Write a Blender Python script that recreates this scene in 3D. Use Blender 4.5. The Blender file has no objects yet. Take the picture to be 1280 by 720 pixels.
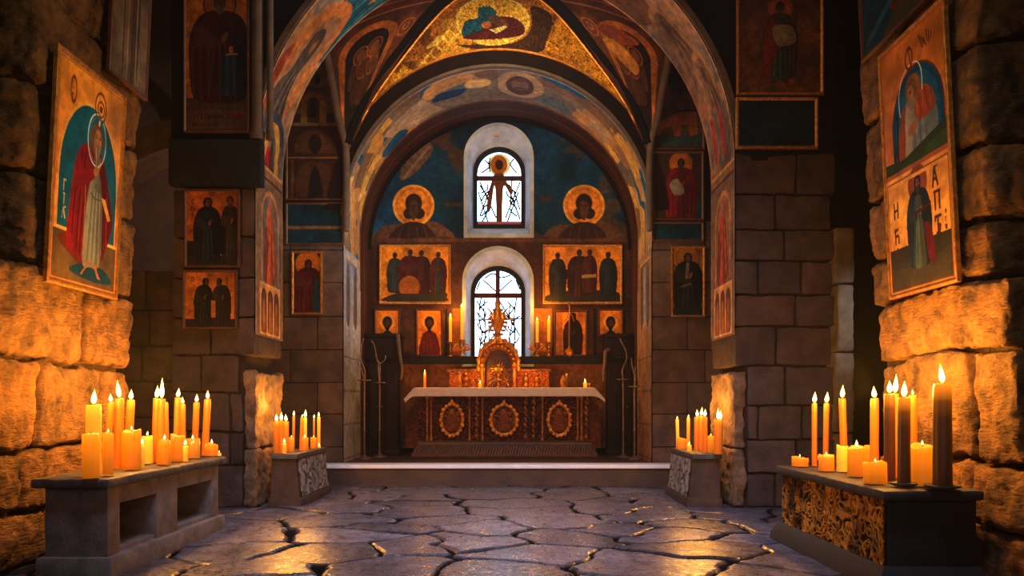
import bpy, bmesh, math, random
import numpy as np
from mathutils import Vector, Matrix

R = random.Random(7)
PI = math.pi
SC = bpy.context.scene
COL = SC.collection
F = 1000.0; EYE = 1.1; HOR = 505.0

def PX(px, Y): return (px - 640.0) * Y / F          # world X of an image column on the frontal plane at depth Y
def PZ(py, Y): return EYE + (HOR - py) * Y / F      # world Z of an image row on that plane
CX = -0.18                                           # centre line of the nave

# ------------------------------------------------------------------ noise
def _h(ix, iy, iz):
    n = (ix.astype(np.int64) * 374761393 + iy.astype(np.int64) * 668265263 + iz.astype(np.int64) * 2147483647 * 3) & 0xffffffff
    n = ((n ^ (n >> 13)) * 1274126177) & 0xffffffff
    n = (n ^ (n >> 16)) & 0xffffffff
    return n.astype(np.float64) / 4294967295.0

def vnoise(p):
    i = np.floor(p); f = p - i; f = f * f * (3 - 2 * f)
    ix, iy, iz = i[:, 0], i[:, 1], i[:, 2]
    r = 0
    for a in (0, 1):
        for b in (0, 1):
            for c in (0, 1):
                w = (f[:, 0] if a else 1 - f[:, 0]) * (f[:, 1] if b else 1 - f[:, 1]) * (f[:, 2] if c else 1 - f[:, 2])
                r = r + w * _h(ix + a, iy + b, iz + c)
    return r

def fbm(p, octv=4):
    p = np.asarray(p, float); s = 0; a = .5; t = 0
    for k in range(octv):
        s = s + a * vnoise(p + 31.7 * k); t += a; a *= .5; p = p * 2.03
    return s / t - .5

def lin(c):
    c = np.clip(np.asarray(c, float), 0, 1)
    return np.where(c <= .04045, c / 12.92, ((c + .055) / 1.055) ** 2.4)

def L4(c):
    l = lin(c); return (float(l[0]), float(l[1]), float(l[2]), 1.0)

# ------------------------------------------------------------------ materials
def newmat(name):
    m = bpy.data.materials.new(name); m.use_nodes = True
    nt = m.node_tree; nt.nodes.clear()
    out = nt.nodes.new('ShaderNodeOutputMaterial')
    return m, nt, out

def nd(nt, t, **kw):
    n = nt.nodes.new(t)
    for k, v in kw.items():
        if k in n.inputs: n.inputs[k].default_value = v
        else: setattr(n, k, v)
    return n

def mat(name, c1, c2=None, rough=.6, metal=0., nscale=6., bump=.3, bscale=30., bdist=.01, tint=False, emit=None, estr=0., stretch=None, spec=.5, rough2=None, sss=0.):
    m, nt, out = newmat(name); l = nt.links.new
    if c2 is None: c2 = tuple(x * .72 for x in c1)
    b = nd(nt, 'ShaderNodeBsdfPrincipled', Roughness=rough, Metallic=metal)
    b.inputs['Specular IOR Level'].default_value = spec
    tc = nd(nt, 'ShaderNodeTexCoord'); mp = nd(nt, 'ShaderNodeMapping')
    l(tc.outputs['Object'], mp.inputs['Vector'])
    if stretch: mp.inputs['Scale'].default_value = stretch[:3]; mp.inputs['Rotation'].default_value = stretch[3:]
    n1 = nd(nt, 'ShaderNodeTexNoise', Scale=nscale, Detail=6., Roughness=.62)
    l(tc.outputs['Object'], n1.inputs['Vector'])
    rp = nd(nt, 'ShaderNodeValToRGB'); l(n1.outputs['Fac'], rp.inputs['Fac'])
    rp.color_ramp.elements[0].position = .32; rp.color_ramp.elements[1].position = .68
    rp.color_ramp.elements[0].color = L4(c2); rp.color_ramp.elements[1].color = L4(c1)
    col = rp.outputs['Color']
    if tint:
        at = nd(nt, 'ShaderNodeAttribute', attribute_name='Col')
        mx = nd(nt, 'ShaderNodeMix', data_type='RGBA', blend_type='MULTIPLY'); mx.inputs[0].default_value = 1.
        l(col, mx.inputs[6]); l(at.outputs['Color'], mx.inputs[7]); col = mx.outputs[2]
    l(col, b.inputs['Base Color'])
    n2 = nd(nt, 'ShaderNodeTexNoise', Scale=bscale, Detail=8., Roughness=.65)
    l(mp.outputs['Vector'], n2.inputs['Vector'])
    if bump:
        bp = nd(nt, 'ShaderNodeBump', Strength=bump, Distance=bdist)
        l(n2.outputs['Fac'], bp.inputs['Height']); l(bp.outputs['Normal'], b.inputs['Normal'])
    if rough2 is not None:
        mr = nd(nt, 'ShaderNodeMapRange'); mr.inputs['From Min'].default_value = .35; mr.inputs['From Max'].default_value = .65
        mr.inputs['To Min'].default_value = rough; mr.inputs['To Max'].default_value = rough2
        l(n2.outputs['Fac'], mr.inputs['Value']); l(mr.outputs['Result'], b.inputs['Roughness'])
    if emit:
        b.inputs['Emission Color'].default_value = L4(emit); b.inputs['Emission Strength'].default_value = estr
    if sss:
        b.inputs['Subsurface Weight'].default_value = sss; b.inputs['Subsurface Radius'].default_value = (.05, .02, .006)
    l(b.outputs[0], out.inputs[0])
    return m

def paint_mat(name, gold_rough=.36, rough=.55, bump=.25, bscale=90., var=.35, metal=.35):
    m, nt, out = newmat(name); l = nt.links.new
    b = nd(nt, 'ShaderNodeBsdfPrincipled')
    b.inputs['Specular IOR Level'].default_value = .08
    at = nd(nt, 'ShaderNodeAttribute', attribute_name='Col')
    tc = nd(nt, 'ShaderNodeTexCoord')
    n = nd(nt, 'ShaderNodeTexNoise', Scale=14., Detail=8., Roughness=.7); l(tc.outputs['Object'], n.inputs['Vector'])
    mr = nd(nt, 'ShaderNodeMapRange'); mr.inputs['From Min'].default_value = .3; mr.inputs['From Max'].default_value = .7
    mr.inputs['To Min'].default_value = 1 - var; mr.inputs['To Max'].default_value = 1 + var * .4
    l(n.outputs['Fac'], mr.inputs['Value'])
    mx = nd(nt, 'ShaderNodeMix', data_type='RGBA', blend_type='MULTIPLY'); mx.inputs[0].default_value = 1.
    l(at.outputs['Color'], mx.inputs[6]); l(mr.outputs['Result'], mx.inputs[7]); l(mx.outputs[2], b.inputs['Base Color'])
    mm = nd(nt, 'ShaderNodeMath', operation='MULTIPLY'); mm.inputs[1].default_value = metal
    l(at.outputs['Alpha'], mm.inputs[0]); l(mm.outputs[0], b.inputs['Metallic'])
    ro = nd(nt, 'ShaderNodeMapRange'); ro.inputs['To Min'].default_value = rough; ro.inputs['To Max'].default_value = gold_rough
    l(at.outputs['Alpha'], ro.inputs['Value']); l(ro.outputs['Result'], b.inputs['Roughness'])
    n2 = nd(nt, 'ShaderNodeTexNoise', Scale=bscale, Detail=4.); l(tc.outputs['Object'], n2.inputs['Vector'])
    bp = nd(nt, 'ShaderNodeBump', Strength=bump, Distance=.006); l(n2.outputs['Fac'], bp.inputs['Height']); l(bp.outputs['Normal'], b.inputs['Normal'])
    l(b.outputs[0], out.inputs[0])
    return m

def emit_mat(name, stops, strength, axis='Z', sampling='NONE', noise=0.):
    m, nt, out = newmat(name); l = nt.links.new
    tc = nd(nt, 'ShaderNodeTexCoord'); sp = nd(nt, 'ShaderNodeSeparateXYZ'); l(tc.outputs['Generated'], sp.inputs[0])
    rp = nd(nt, 'ShaderNodeValToRGB'); l(sp.outputs[axis], rp.inputs['Fac'])
    e = rp.color_ramp.elements
    while len(e) < len(stops): e.new(.5)
    for k, (p, c) in enumerate(stops): e[k].position = p; e[k].color = L4(c)
    em = nd(nt, 'ShaderNodeEmission', Strength=strength)
    if noise:
        n = nd(nt, 'ShaderNodeTexNoise', Scale=9., Detail=5.); l(tc.outputs['Object'], n.inputs['Vector'])
        mr = nd(nt, 'ShaderNodeMapRange'); mr.inputs['From Min'].default_value = .3; mr.inputs['From Max'].default_value = .7
        mr.inputs['To Min'].default_value = 1 - noise; mr.inputs['To Max'].default_value = 1.
        l(n.outputs['Fac'], mr.inputs['Value'])
        mx = nd(nt, 'ShaderNodeMix', data_type='RGBA', blend_type='MULTIPLY'); mx.inputs[0].default_value = 1.
        l(rp.outputs['Color'], mx.inputs[6]); l(mr.outputs['Result'], mx.inputs[7]); l(mx.outputs[2], em.inputs['Color'])
    else:
        l(rp.outputs['Color'], em.inputs['Color'])
    l(em.outputs[0], out.inputs[0])
    m.cycles.emission_sampling = sampling
    return m

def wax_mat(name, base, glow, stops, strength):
    # beeswax: flame glow painted in as emission growing toward the top, no scattering
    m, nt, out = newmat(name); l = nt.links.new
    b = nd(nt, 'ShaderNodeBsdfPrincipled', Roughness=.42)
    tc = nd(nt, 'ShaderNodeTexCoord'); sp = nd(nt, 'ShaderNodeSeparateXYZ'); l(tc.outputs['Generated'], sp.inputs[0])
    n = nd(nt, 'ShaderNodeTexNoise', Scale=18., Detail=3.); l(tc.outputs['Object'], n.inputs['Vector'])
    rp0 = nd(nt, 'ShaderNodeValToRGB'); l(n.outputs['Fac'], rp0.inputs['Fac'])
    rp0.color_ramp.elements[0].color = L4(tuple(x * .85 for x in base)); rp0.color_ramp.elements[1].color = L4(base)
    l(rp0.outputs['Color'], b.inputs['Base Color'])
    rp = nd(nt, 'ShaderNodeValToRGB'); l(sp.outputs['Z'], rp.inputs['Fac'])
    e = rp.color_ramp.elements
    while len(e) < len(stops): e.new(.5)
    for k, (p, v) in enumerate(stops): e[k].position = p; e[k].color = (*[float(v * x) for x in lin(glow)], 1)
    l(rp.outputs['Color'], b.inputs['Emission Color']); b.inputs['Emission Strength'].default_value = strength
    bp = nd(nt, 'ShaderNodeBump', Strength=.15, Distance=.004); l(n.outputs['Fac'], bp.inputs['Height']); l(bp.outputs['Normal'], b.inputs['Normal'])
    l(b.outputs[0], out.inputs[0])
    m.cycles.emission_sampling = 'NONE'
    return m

M = {}
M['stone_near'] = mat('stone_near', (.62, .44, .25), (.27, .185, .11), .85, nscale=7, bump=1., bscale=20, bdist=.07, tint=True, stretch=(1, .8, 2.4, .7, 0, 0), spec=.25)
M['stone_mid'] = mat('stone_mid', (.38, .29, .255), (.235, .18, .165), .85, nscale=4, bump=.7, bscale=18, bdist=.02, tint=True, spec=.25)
M['stone_rough'] = mat('stone_rough', (.55, .42, .30), (.30, .22, .17), .8, nscale=7, bump=1., bscale=14, bdist=.05, tint=True, stretch=(1, 1, .6, .3, .3, 0), spec=.3)
M['mortar'] = mat('mortar', (.13, .10, .085), None, .95, bump=.4)
M['dark_wall'] = mat('dark_wall', (.075, .055, .052), (.04, .03, .032), .9, nscale=3, bump=.4, bscale=20, spec=.08)
M['aisle'] = mat('aisle_plaster', (.26, .19, .17), (.15, .11, .11), .9, nscale=2.5, bump=.4, bscale=15)
M['rib'] = mat('rib_stone', (.36, .28, .22), (.22, .17, .14), .8, nscale=5, bump=.4, bscale=25)
M['dark_mould'] = mat('dark_moulding', (.105, .05, .03), (.06, .03, .02), .85, nscale=5, bump=.3, bscale=30, spec=.08)
M['slate'] = mat('slate_band', (.12, .12, .145), (.07, .07, .085), .85, spec=.15, nscale=4, bump=.4, bscale=20)
M['bench'] = mat('bench_stone', (.52, .45, .41), (.36, .31, .285), .75, nscale=7, bump=.5, bscale=28, bdist=.015, spec=.3)
M['slab'] = mat('slab_stone', (.30, .28, .27), (.15, .14, .14), .5, nscale=9, bump=.8, bscale=22, bdist=.02, rough2=.75)
M['chest'] = mat('chest_stone', (.17, .14, .125), (.10, .08, .075), .7, nscale=7, bump=.4, bscale=28)
M['step'] = mat('step_stone', (.30, .20, .145), (.20, .13, .095), .6, nscale=4, bump=.3, bscale=30)
M['nosing'] = mat('nosing_marble', (.95, .95, .98), (.84, .84, .90), .35, nscale=4, bump=.15)
M['platform'] = mat('platform_floor', (.28, .17, .12), (.17, .10, .075), .45, nscale=4, bump=.2)
M['reveal'] = mat('reveal_plaster', (.74, .77, .83), (.56, .58, .63), .8, nscale=4, bump=.35, bscale=18, spec=.1)
M['winframe'] = mat('window_iron', (.10, .11, .13), None, .7, 0, bump=.2, spec=.1)
M['lead'] = mat('lead_came', (.05, .045, .05), None, .8, 0, bump=.1, spec=.05)
M['barwood'] = mat('window_bar_wood', (.30, .13, .07), None, .8, bump=.3, spec=.05)
M['wood'] = mat('dark_wood', (.11, .05, .028), (.055, .026, .016), .6, spec=.15, nscale=5, bump=.4, bscale=18, stretch=(6, 6, .6, 0, 0, 0))
M['altarwood'] = mat('altar_wood', (.27, .115, .05), (.13, .055, .028), .4, nscale=8, bump=.4, bscale=30)
M['gilt'] = mat('gilt', (.85, .55, .19), (.55, .30, .09), .34, .8, nscale=14, bump=.4, bscale=45, rough2=.5)
M['giltdark'] = mat('gilt_aged', (.66, .38, .13), (.24, .11, .045), .36, .65, nscale=18, bump=.6, bscale=45, rough2=.6)
M['blockbody'] = mat('shaded_block_stone', (.30, .215, .17), (.19, .135, .11), .8, nscale=6, bump=.5, bscale=26, spec=.2)  # shadow on the near faces of the blocks is put into this brown
M['ropewood'] = mat('worn_gilt_rope', (.36, .19, .07), (.15, .065, .03), .5, .3, nscale=20, bump=.4)
M['brass'] = mat('brass', (.88, .62, .25), (.62, .38, .12), .28, .9, nscale=12, bump=.15, bscale=40)
M['iron'] = mat('wrought_iron', (.55, .44, .38), (.34, .26, .22), .42, .6, nscale=10, bump=.2, bscale=40)
M['cloth'] = mat('altar_linen', (.82, .73, .70), (.74, .65, .62), .85, nscale=10, bump=.25, bscale=220, bdist=.002)
M['framewood'] = mat('frame_wood', (.36, .20, .09), (.20, .10, .045), .5, nscale=9, bump=.3)
M['framegilt'] = mat('frame_gilt', (.80, .54, .20), (.52, .31, .09), .36, .7, nscale=22, bump=.7, bscale=60, bdist=.012)
M['wick'] = mat('wick', (.04, .03, .025), None, .9, bump=0)
M['pale_col'] = mat('pale_column', (.62, .57, .52), (.46, .41, .37), .7, nscale=5, bump=.4)
M['glassjar'] = mat('votive_glass', (.80, .42, .12), (.7, .33, .09), .15, nscale=6, bump=.05, emit=(1., .55, .1), estr=.5)
M['paint'] = paint_mat('painted_panel')
M['fresco'] = paint_mat('fresco_paint', rough=.7, bump=.35, bscale=45., var=.45)
M['mosaic'] = paint_mat('gold_mosaic', gold_rough=.33, bump=1., bscale=120., var=.6, metal=.5)
M['relief'] = paint_mat('carved_relief', metal=.5, gold_rough=.38, rough=.6, bump=.5, bscale=60., var=.4)
M['flame'] = emit_mat('candle_flame', [(0, (1, .55, .10)), (.2, (1, .86, .45)), (.62, (1, .88, .5)), (1, (1, .62, .16))], 7.)
M['pane'] = emit_mat('daylight_glass', [(0, (.55, .77, 1.)), (.4, (.74, .88, 1.)), (1, (.68, .84, 1.))], 9.5, sampling='FRONT_BACK', noise=.35)
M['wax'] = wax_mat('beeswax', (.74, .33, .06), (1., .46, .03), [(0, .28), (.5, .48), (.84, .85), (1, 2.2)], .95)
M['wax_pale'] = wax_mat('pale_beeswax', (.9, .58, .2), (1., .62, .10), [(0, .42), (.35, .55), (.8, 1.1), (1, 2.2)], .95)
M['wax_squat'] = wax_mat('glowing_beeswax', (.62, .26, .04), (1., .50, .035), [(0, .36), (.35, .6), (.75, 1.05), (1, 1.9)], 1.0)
M['wax_dark'] = wax_mat('dark_beeswax', (.30, .14, .06), (1., .50, .06), [(0, .006), (.66, .03), (.82, .16), (.93, .9), (1, 1.8)], 1.)  # dark body colour: the shade of backlit candle fronts is put in

# ------------------------------------------------------------------ objects
def wloc(o):
    v = Vector((0, 0, 0))
    while o is not None: v += o.location; o = o.parent
    return v

def tag(o, label=None, cat=None, group=None, kind=None):
    if label: o['label'] = label
    if cat: o['category'] = cat
    if group: o['group'] = group
    if kind: o['kind'] = kind
    return o

def thing(name, label, cat, loc, group=None):
    o = bpy.data.objects.new(name, None); COL.objects.link(o); o.location = loc
    o.empty_display_size = .1
    return tag(o, label, cat, group)

def mesh_obj(name, V, Fc, material, parent=None, origin=None, cols=None, smooth=True):
    V = np.asarray(V, float)
    base = Vector(origin) if origin is not None else (wloc(parent) if parent else Vector((0, 0, 0)))
    me = bpy.data.meshes.new(name)
    Vl = V - np.array(base)[None, :]
    if isinstance(Fc, np.ndarray):
        nf, k = Fc.shape
        me.vertices.add(len(Vl)); me.vertices.foreach_set('co', Vl.astype(np.float32).ravel())
        me.loops.add(nf * k); me.loops.foreach_set('vertex_index', Fc.astype(np.int32).ravel())
        me.polygons.add(nf); me.polygons.foreach_set('loop_start', np.arange(0, nf * k, k, dtype=np.int32))
        me.update(calc_edges=True)
    else:
        me.from_pydata([tuple(v) for v in Vl], [], Fc)
    if cols is not None:
        c = np.asarray(cols, np.float32)
        if c.shape[1] == 3: c = np.hstack([c, np.ones((len(c), 1), np.float32)])
        ca = me.color_attributes.new('Col', 'FLOAT_COLOR', 'POINT'); ca.data.foreach_set('color', c.ravel())
    me.polygons.foreach_set('use_smooth', np.full(len(me.polygons), smooth))
    me.materials.append(material); me.update(); me.validate()
    o = bpy.data.objects.new(name, me); COL.objects.link(o)
    if parent: o.parent = parent
    elif origin is not None: o.location = base
    return o

class MB:
    """collects shapes; build() links them as one mesh object"""
    def __init__(s): s.v = []; s.f = []; s.c = []; s.tint = (1, 1, 1)
    def add(s, V, Fc):
        n = len(s.v); s.v.extend([tuple(map(float, p)) for p in V]); s.f.extend([tuple(int(i) + n for i in f) for f in Fc])
        s.c.extend([s.tint] * len(V)); return s
    def box(s, x0, x1, y0, y1, z0, z1, b=.008):
        b = min(b, (x1 - x0) * .45, (y1 - y0) * .45, (z1 - z0) * .45)
        bm = bmesh.new(); bmesh.ops.create_cube(bm, size=1.)
        for v in bm.verts: v.co = Vector(((x0 + x1) / 2 + v.co.x * (x1 - x0), (y0 + y1) / 2 + v.co.y * (y1 - y0), (z0 + z1) / 2 + v.co.z * (z1 - z0)))
        if b > 0: bmesh.ops.bevel(bm, geom=bm.edges[:], offset=b, segments=2, affect='EDGES', profile=.6)
        bm.verts.index_update(); s.add([v.co for v in bm.verts], [[v.index for v in f.verts] for f in bm.faces]); bm.free(); return s
    def tube(s, pts, rad, n=10, cap=True):
        pts = [Vector(p) for p in pts]; N = len(pts)
        rads = rad if isinstance(rad, (list, tuple)) else [rad] * N
        V = []; up = Vector((0, 0, 1))
        t0 = (pts[1] - pts[0]).normalized(); a = t0.cross(up)
        if a.length < .01: a = t0.cross(Vector((1, 0, 0)))
        a.normalize()
        for i, p in enumerate(pts):
            t = (pts[min(i + 1, N - 1)] - pts[max(i - 1, 0)]).normalized()
            a = (a - t * a.dot(t)).normalized(); b = t.cross(a)
            for k in range(n):
                q = 2 * PI * k / n; V.append(p + (a * math.cos(q) + b * math.sin(q)) * rads[i])
        Fc = [(i * n + k, i * n + (k + 1) % n, (i + 1) * n + (k + 1) % n, (i + 1) * n + k) for i in range(N - 1) for k in range(n)]
        if cap: Fc += [tuple(range(n))[::-1], tuple(range((N - 1) * n, N * n))]
        return s.add(V, Fc)
    def lathe(s, c, prof, n=16, wob=0, lean=(0, 0), seed=0, rim=0.):
        """prof: (radius, height) pairs from bottom to top around the vertical axis at c"""
        V = []; rr = random.Random(seed); h1 = prof[-1][1] or 1
        ph = [rr.uniform(0, 6.28) for _ in range(3)]
        for (r, h) in prof:
            for k in range(n):
                q = 2 * PI * k / n
                r2 = r * (1 + wob * (math.sin(2 * q + ph[0]) * .6 + math.sin(3 * q + ph[1] + h * 9) * .4))
                V.append((c[0] + r2 * math.cos(q) + lean[0] * h, c[1] + r2 * math.sin(q) + lean[1] * h, c[2] + h + (rim * (math.sin(q + ph[0]) * .5 + math.sin(2 * q + ph[1]) * .35 + math.sin(5 * q + ph[2]) * .15) * min(1, max(0, (h / h1 - .9) * 12)) * min(1, r / prof[0][0] * 1.2) if rim else 0)))
        N = len(prof)
        Fc = [(i * n + k, i * n + (k + 1) % n, (i + 1) * n + (k + 1) % n, (i + 1) * n + k) for i in range(N - 1) for k in range(n)]
        Fc += [tuple(range(n))[::-1], tuple(range((N - 1) * n, N * n))]
        return s.add(V, Fc)
    def prism(s, out, y0, y1):
        """outline of (x, z) points extruded from y0 to y1"""
        n = len(out); V = [(x, y0, z) for x, z in out] + [(x, y1, z) for x, z in out]
        return s.add(V, [tuple(range(n)), tuple(range(n, 2 * n))[::-1]] + [(k + n, (k + 1) % n + n, (k + 1) % n, k) for k in range(n)])
    def loft(s, loops, closed=True, capa=False, capb=False):
        n = len(loops[0]); V = [p for lp in loops for p in lp]; rng = n if closed else n - 1
        Fc = [(i * n + k, i * n + (k + 1) % n, (i + 1) * n + (k + 1) % n, (i + 1) * n + k) for i in range(len(loops) - 1) for k in range(rng)]
        if capa: Fc.append(tuple(range(n))[::-1])
        if capb: Fc.append(tuple(range((len(loops) - 1) * n, len(loops) * n)))
        return s.add(V, Fc)
    def ball(s, c, r, n=12, sx=1, sy=1, sz=1):
        m = n // 2; V = [(c[0], c[1], c[2] - r * sz)]
        for i in range(1, m):
            a = -PI / 2 + PI * i / m
            for k in range(n): q = 2 * PI * k / n; V.append((c[0] + r * sx * math.cos(a) * math.cos(q), c[1] + r * sy * math.cos(a) * math.sin(q), c[2] + r * sz * math.sin(a)))
        V.append((c[0], c[1], c[2] + r * sz)); e = len(V) - 1
        Fc = [(0, 1 + (k + 1) % n, 1 + k) for k in range(n)]
        for i in range(m - 2):
            for k in range(n): Fc.append((1 + i * n + k, 1 + i * n + (k + 1) % n, 1 + (i + 1) * n + (k + 1) % n, 1 + (i + 1) * n + k))
        b = 1 + (m - 2) * n
        Fc += [(b + k, b + (k + 1) % n, e) for k in range(n)]
        return s.add(V, Fc)
    def build(s, name, m, parent=None, origin=None, smooth=False, kind=None):
        o = mesh_obj(name, s.v, s.f, m, parent, origin, s.c, smooth)
        if not smooth:
            me = o.data; me.polygons.foreach_set('use_smooth', np.full(len(me.polygons), True))
            try: me.set_sharp_from_angle(angle=math.radians(38))
            except Exception: pass
        if kind: o['kind'] = kind
        return o

# ------------------------------------------------------------------ stone blocks
def block_np(x0, x1, y0, y1, z0, z1, r, amp, freq, res, seed, skip=''):
    lo = np.array([x0, y0, z0]); hi = np.array([x1, y1, z1]); Vs = []; Fs = []; n0 = 0
    r = min(r, *(hi - lo) * .45)
    n = [max(2, int(math.ceil((hi[k] - lo[k]) / res))) for k in range(3)]
    def axis(k):
        a = np.linspace(0, 1, n[k] + 1)
        a = .5 - .5 * np.cos(PI * a) if n[k] < 8 else a
        return lo[k] + (hi[k] - lo[k]) * a
    for ax in range(3):
        for sd in (0, 1):
            if 'xXyYzZ'[ax * 2 + sd] in skip: continue
            u, v = [k for k in range(3) if k != ax]
            A, B = np.meshgrid(axis(u), axis(v), indexing='ij')
            p = np.zeros(A.shape + (3,)); p[..., u] = A; p[..., v] = B; p[..., ax] = hi[ax] if sd else lo[ax]
            a, b = A.shape; idx = np.arange(a * b).reshape(a, b) + n0
            f = np.stack([idx[:-1, :-1], idx[1:, :-1], idx[1:, 1:], idx[:-1, 1:]], -1).reshape(-1, 4)
            if (sd == 1) == (ax == 1): f = f[:, ::-1]
            Vs.append(p.reshape(-1, 3)); Fs.append(f); n0 += a * b
    p = np.vstack(Vs); q = np.clip(p, lo + r, hi - r); d = p - q
    d /= np.maximum(np.linalg.norm(d, axis=1, keepdims=True), 1e-9)
    nz = fbm(p * freq + seed * 7.31, 5) * 2
    lo_f = fbm(p * freq * .33 + seed * 3.1, 2)
    rd = .5 - np.abs(fbm(p * freq * [1., 1.6, 1.6] * 1.3 + seed * 5.3, 4)) * 3.2
    out = q + d * (r + amp * (nz + .8 * lo_f - .9 * np.clip(rd, 0, 1)))[:, None]
    return out, np.vstack(Fs)

class Blocks:
    def __init__(s): s.V = []; s.F = []; s.C = []; s.n = 0
    def add(s, *a, tint=(1, 1, 1), **k):
        V, Fc = block_np(*a, **k); s.V.append(V); s.F.append(Fc + s.n); s.n += len(V); s.C.append(np.tile(np.array(tint, float), (len(V), 1))); return s
    def plain(s, x0, x1, y0, y1, z0, z1, tint=(.25, .22, .2)):
        return s.add(x0, x1, y0, y1, z0, z1, .004, 0., 1., 5., 0, tint=tint)
    def build(s, name, m, warp=None, kind='structure', parent=None):
        V = np.vstack(s.V)
        if warp: V = warp(V)
        o = mesh_obj(name, V, np.vstack(s.F), m, parent, None, np.vstack(s.C), True)
        if kind: o['kind'] = kind
        return o

def tint(rr, a=.78, b=1.12, warm=.06):
    t = rr.uniform(a, b); w = rr.uniform(-warm, warm)
    return (t * (1 + w), t, t * (1 - w))
# ------------------------------------------------------------------ painting on a vertex grid
def catmull(pts, closed=True, k=6):
    P = [np.array(p, float) for p in pts]; n = len(P); out = []
    for i in range(n if closed else n - 1):
        a, b, c, d = (P[(i - 1) % n], P[i], P[(i + 1) % n], P[(i + 2) % n]) if closed else (P[max(i - 1, 0)], P[i], P[i + 1], P[min(i + 2, n - 1)])
        for t in np.arange(k) / k:
            out.append(.5 * (2 * b + (c - a) * t + (2 * a - 5 * b + 4 * c - d) * t * t + (3 * b - a - 3 * c + d) * t ** 3))
    if not closed: out.append(P[-1])
    return np.array(out)

class Cv:
    """a picture painted into vertices: w by h units, y down from the top edge"""
    def __init__(s, w, h, res, base=(.5, .4, .3), gold=0.):
        s.w, s.h = w, h; s.nx = max(4, int(w * res)); s.ny = max(4, int(h * res))
        s.X, s.Y = np.meshgrid(np.linspace(0, w, s.nx), np.linspace(0, h, s.ny))
        s.a = np.zeros((s.ny, s.nx, 4)); s.a[..., :3] = base; s.a[..., 3] = gold
        s.px = w / (s.nx - 1); s.seed = 1.
    def put(s, m, col, gold=None, al=1.):
        m = np.clip(m, 0, 1) * al
        s.a[..., :3] = s.a[..., :3] * (1 - m[..., None]) + np.array(col[:3]) * m[..., None]
        g = 0. if gold is None else gold
        s.a[..., 3] = s.a[..., 3] * (1 - m) + g * m
        return s
    def pmask(s, pts):
        pts = np.asarray(pts, float); m = np.zeros(s.X.shape, bool)
        n = len(pts); j = n - 1
        for i in range(n):
            xi, yi = pts[i]; xj, yj = pts[j]
            if yi != yj:
                c = ((yi > s.Y) != (yj > s.Y)) & (s.X < (xj - xi) * (s.Y - yi) / (yj - yi) + xi); m ^= c
            j = i
        return m.astype(float)
    def poly(s, pts, col, gold=None, al=1., smooth=True, shade=0.):
        p = catmull(pts) if smooth else pts
        m = s.pmask(p); s.put(m, col, gold, al)
        if shade:
            p = np.asarray(p); x0, x1 = p[:, 0].min(), p[:, 0].max()
            g = 1 + shade * np.cos((s.X - x0) / max(x1 - x0, 1e-6) * PI)
            s.a[..., :3] = np.where(m[..., None] > .5, np.clip(s.a[..., :3] * g[..., None], 0, 1), s.a[..., :3])
        return m
    def ell(s, cx, cy, rx, ry, col, gold=None, ang=0., al=1.):
        dx, dy = s.X - cx, s.Y - cy; c, n = math.cos(ang), math.sin(ang)
        d = np.sqrt(((dx * c + dy * n) / rx) ** 2 + ((-dx * n + dy * c) / ry) ** 2)
        m = np.clip((1 - d) * min(rx, ry) / s.px + .5, 0, 1); s.put(m, col, gold, al); return m
    def ring(s, cx, cy, rx, ry, wd, col, gold=None, al=1.):
        d = np.sqrt(((s.X - cx) / rx) ** 2 + ((s.Y - cy) / ry) ** 2)
        m = np.clip((wd / 2 - np.abs(d - 1) * min(rx, ry)) / s.px + .5, 0, 1); return s.put(m, col, gold, al)
    def line(s, pts, wd, col, gold=None, al=1., smooth=False):
        if smooth: pts = catmull(pts, False, 5)
        d = np.full(s.X.shape, 1e9)
        for a, b in zip(pts[:-1], pts[1:]):
            ax, ay = a; bx, by = b; vx, vy = bx - ax, by - ay; q = vx * vx + vy * vy + 1e-12
            t = np.clip(((s.X - ax) * vx + (s.Y - ay) * vy) / q, 0, 1)
            d = np.minimum(d, np.hypot(s.X - ax - t * vx, s.Y - ay - t * vy))
        m = np.clip((wd / 2 - d) / s.px + .5, 0, 1); return s.put(m, col, gold, al)
    def rect(s, x0, y0, x1, y1, col, gold=None, al=1.):
        m = ((s.X >= x0) & (s.X <= x1) & (s.Y >= y0) & (s.Y <= y1)).astype(float); return s.put(m, col, gold, al)
    def frame(s, x0, y0, x1, y1, wd, col, gold=None):
        for a in ((x0, y0, x1, y0 + wd), (x0, y1 - wd, x1, y1), (x0, y0, x0 + wd, y1), (x1 - wd, y0, x1, y1)): s.rect(*a, col, gold)
    def nz(s, f, octv=4, sx=1., sy=1.):
        s.seed += 5.17
        p = np.stack([s.X.ravel() * f * sx, s.Y.ravel() * f * sy, np.full(s.X.size, s.seed)], 1)
        return fbm(p, octv).reshape(s.X.shape)
    def noise(s, amp, f, octv=4, sx=1., sy=1.):
        n = s.nz(f, octv, sx, sy); s.a[..., :3] = np.clip(s.a[..., :3] * (1 + amp * 2 * n[..., None]), 0, 1); return s
    def blotch(s, col, f, th=.08, soft=.08, al=1., mask=None, gold=None, sx=1., sy=1.):
        m = np.clip((s.nz(f, 4, sx, sy) - th) / soft, 0, 1)
        if mask is not None: m = m * mask
        return s.put(m, col, gold, al)
    def archmask(s, x0, x1, ytop, ybot):
        r = (x1 - x0) / 2; xc = (x0 + x1) / 2; ys = ytop + r
        return (((s.Y >= ys) & (s.Y <= ybot) & (abs(s.X - xc) <= r)) | ((s.Y < ys) & ((s.X - xc) ** 2 + (s.Y - ys) ** 2 <= r * r))).astype(float)
    def colors(s):
        o = s.a.copy(); o[..., :3] = lin(o[..., :3]); return o.reshape(-1, 4)
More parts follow.
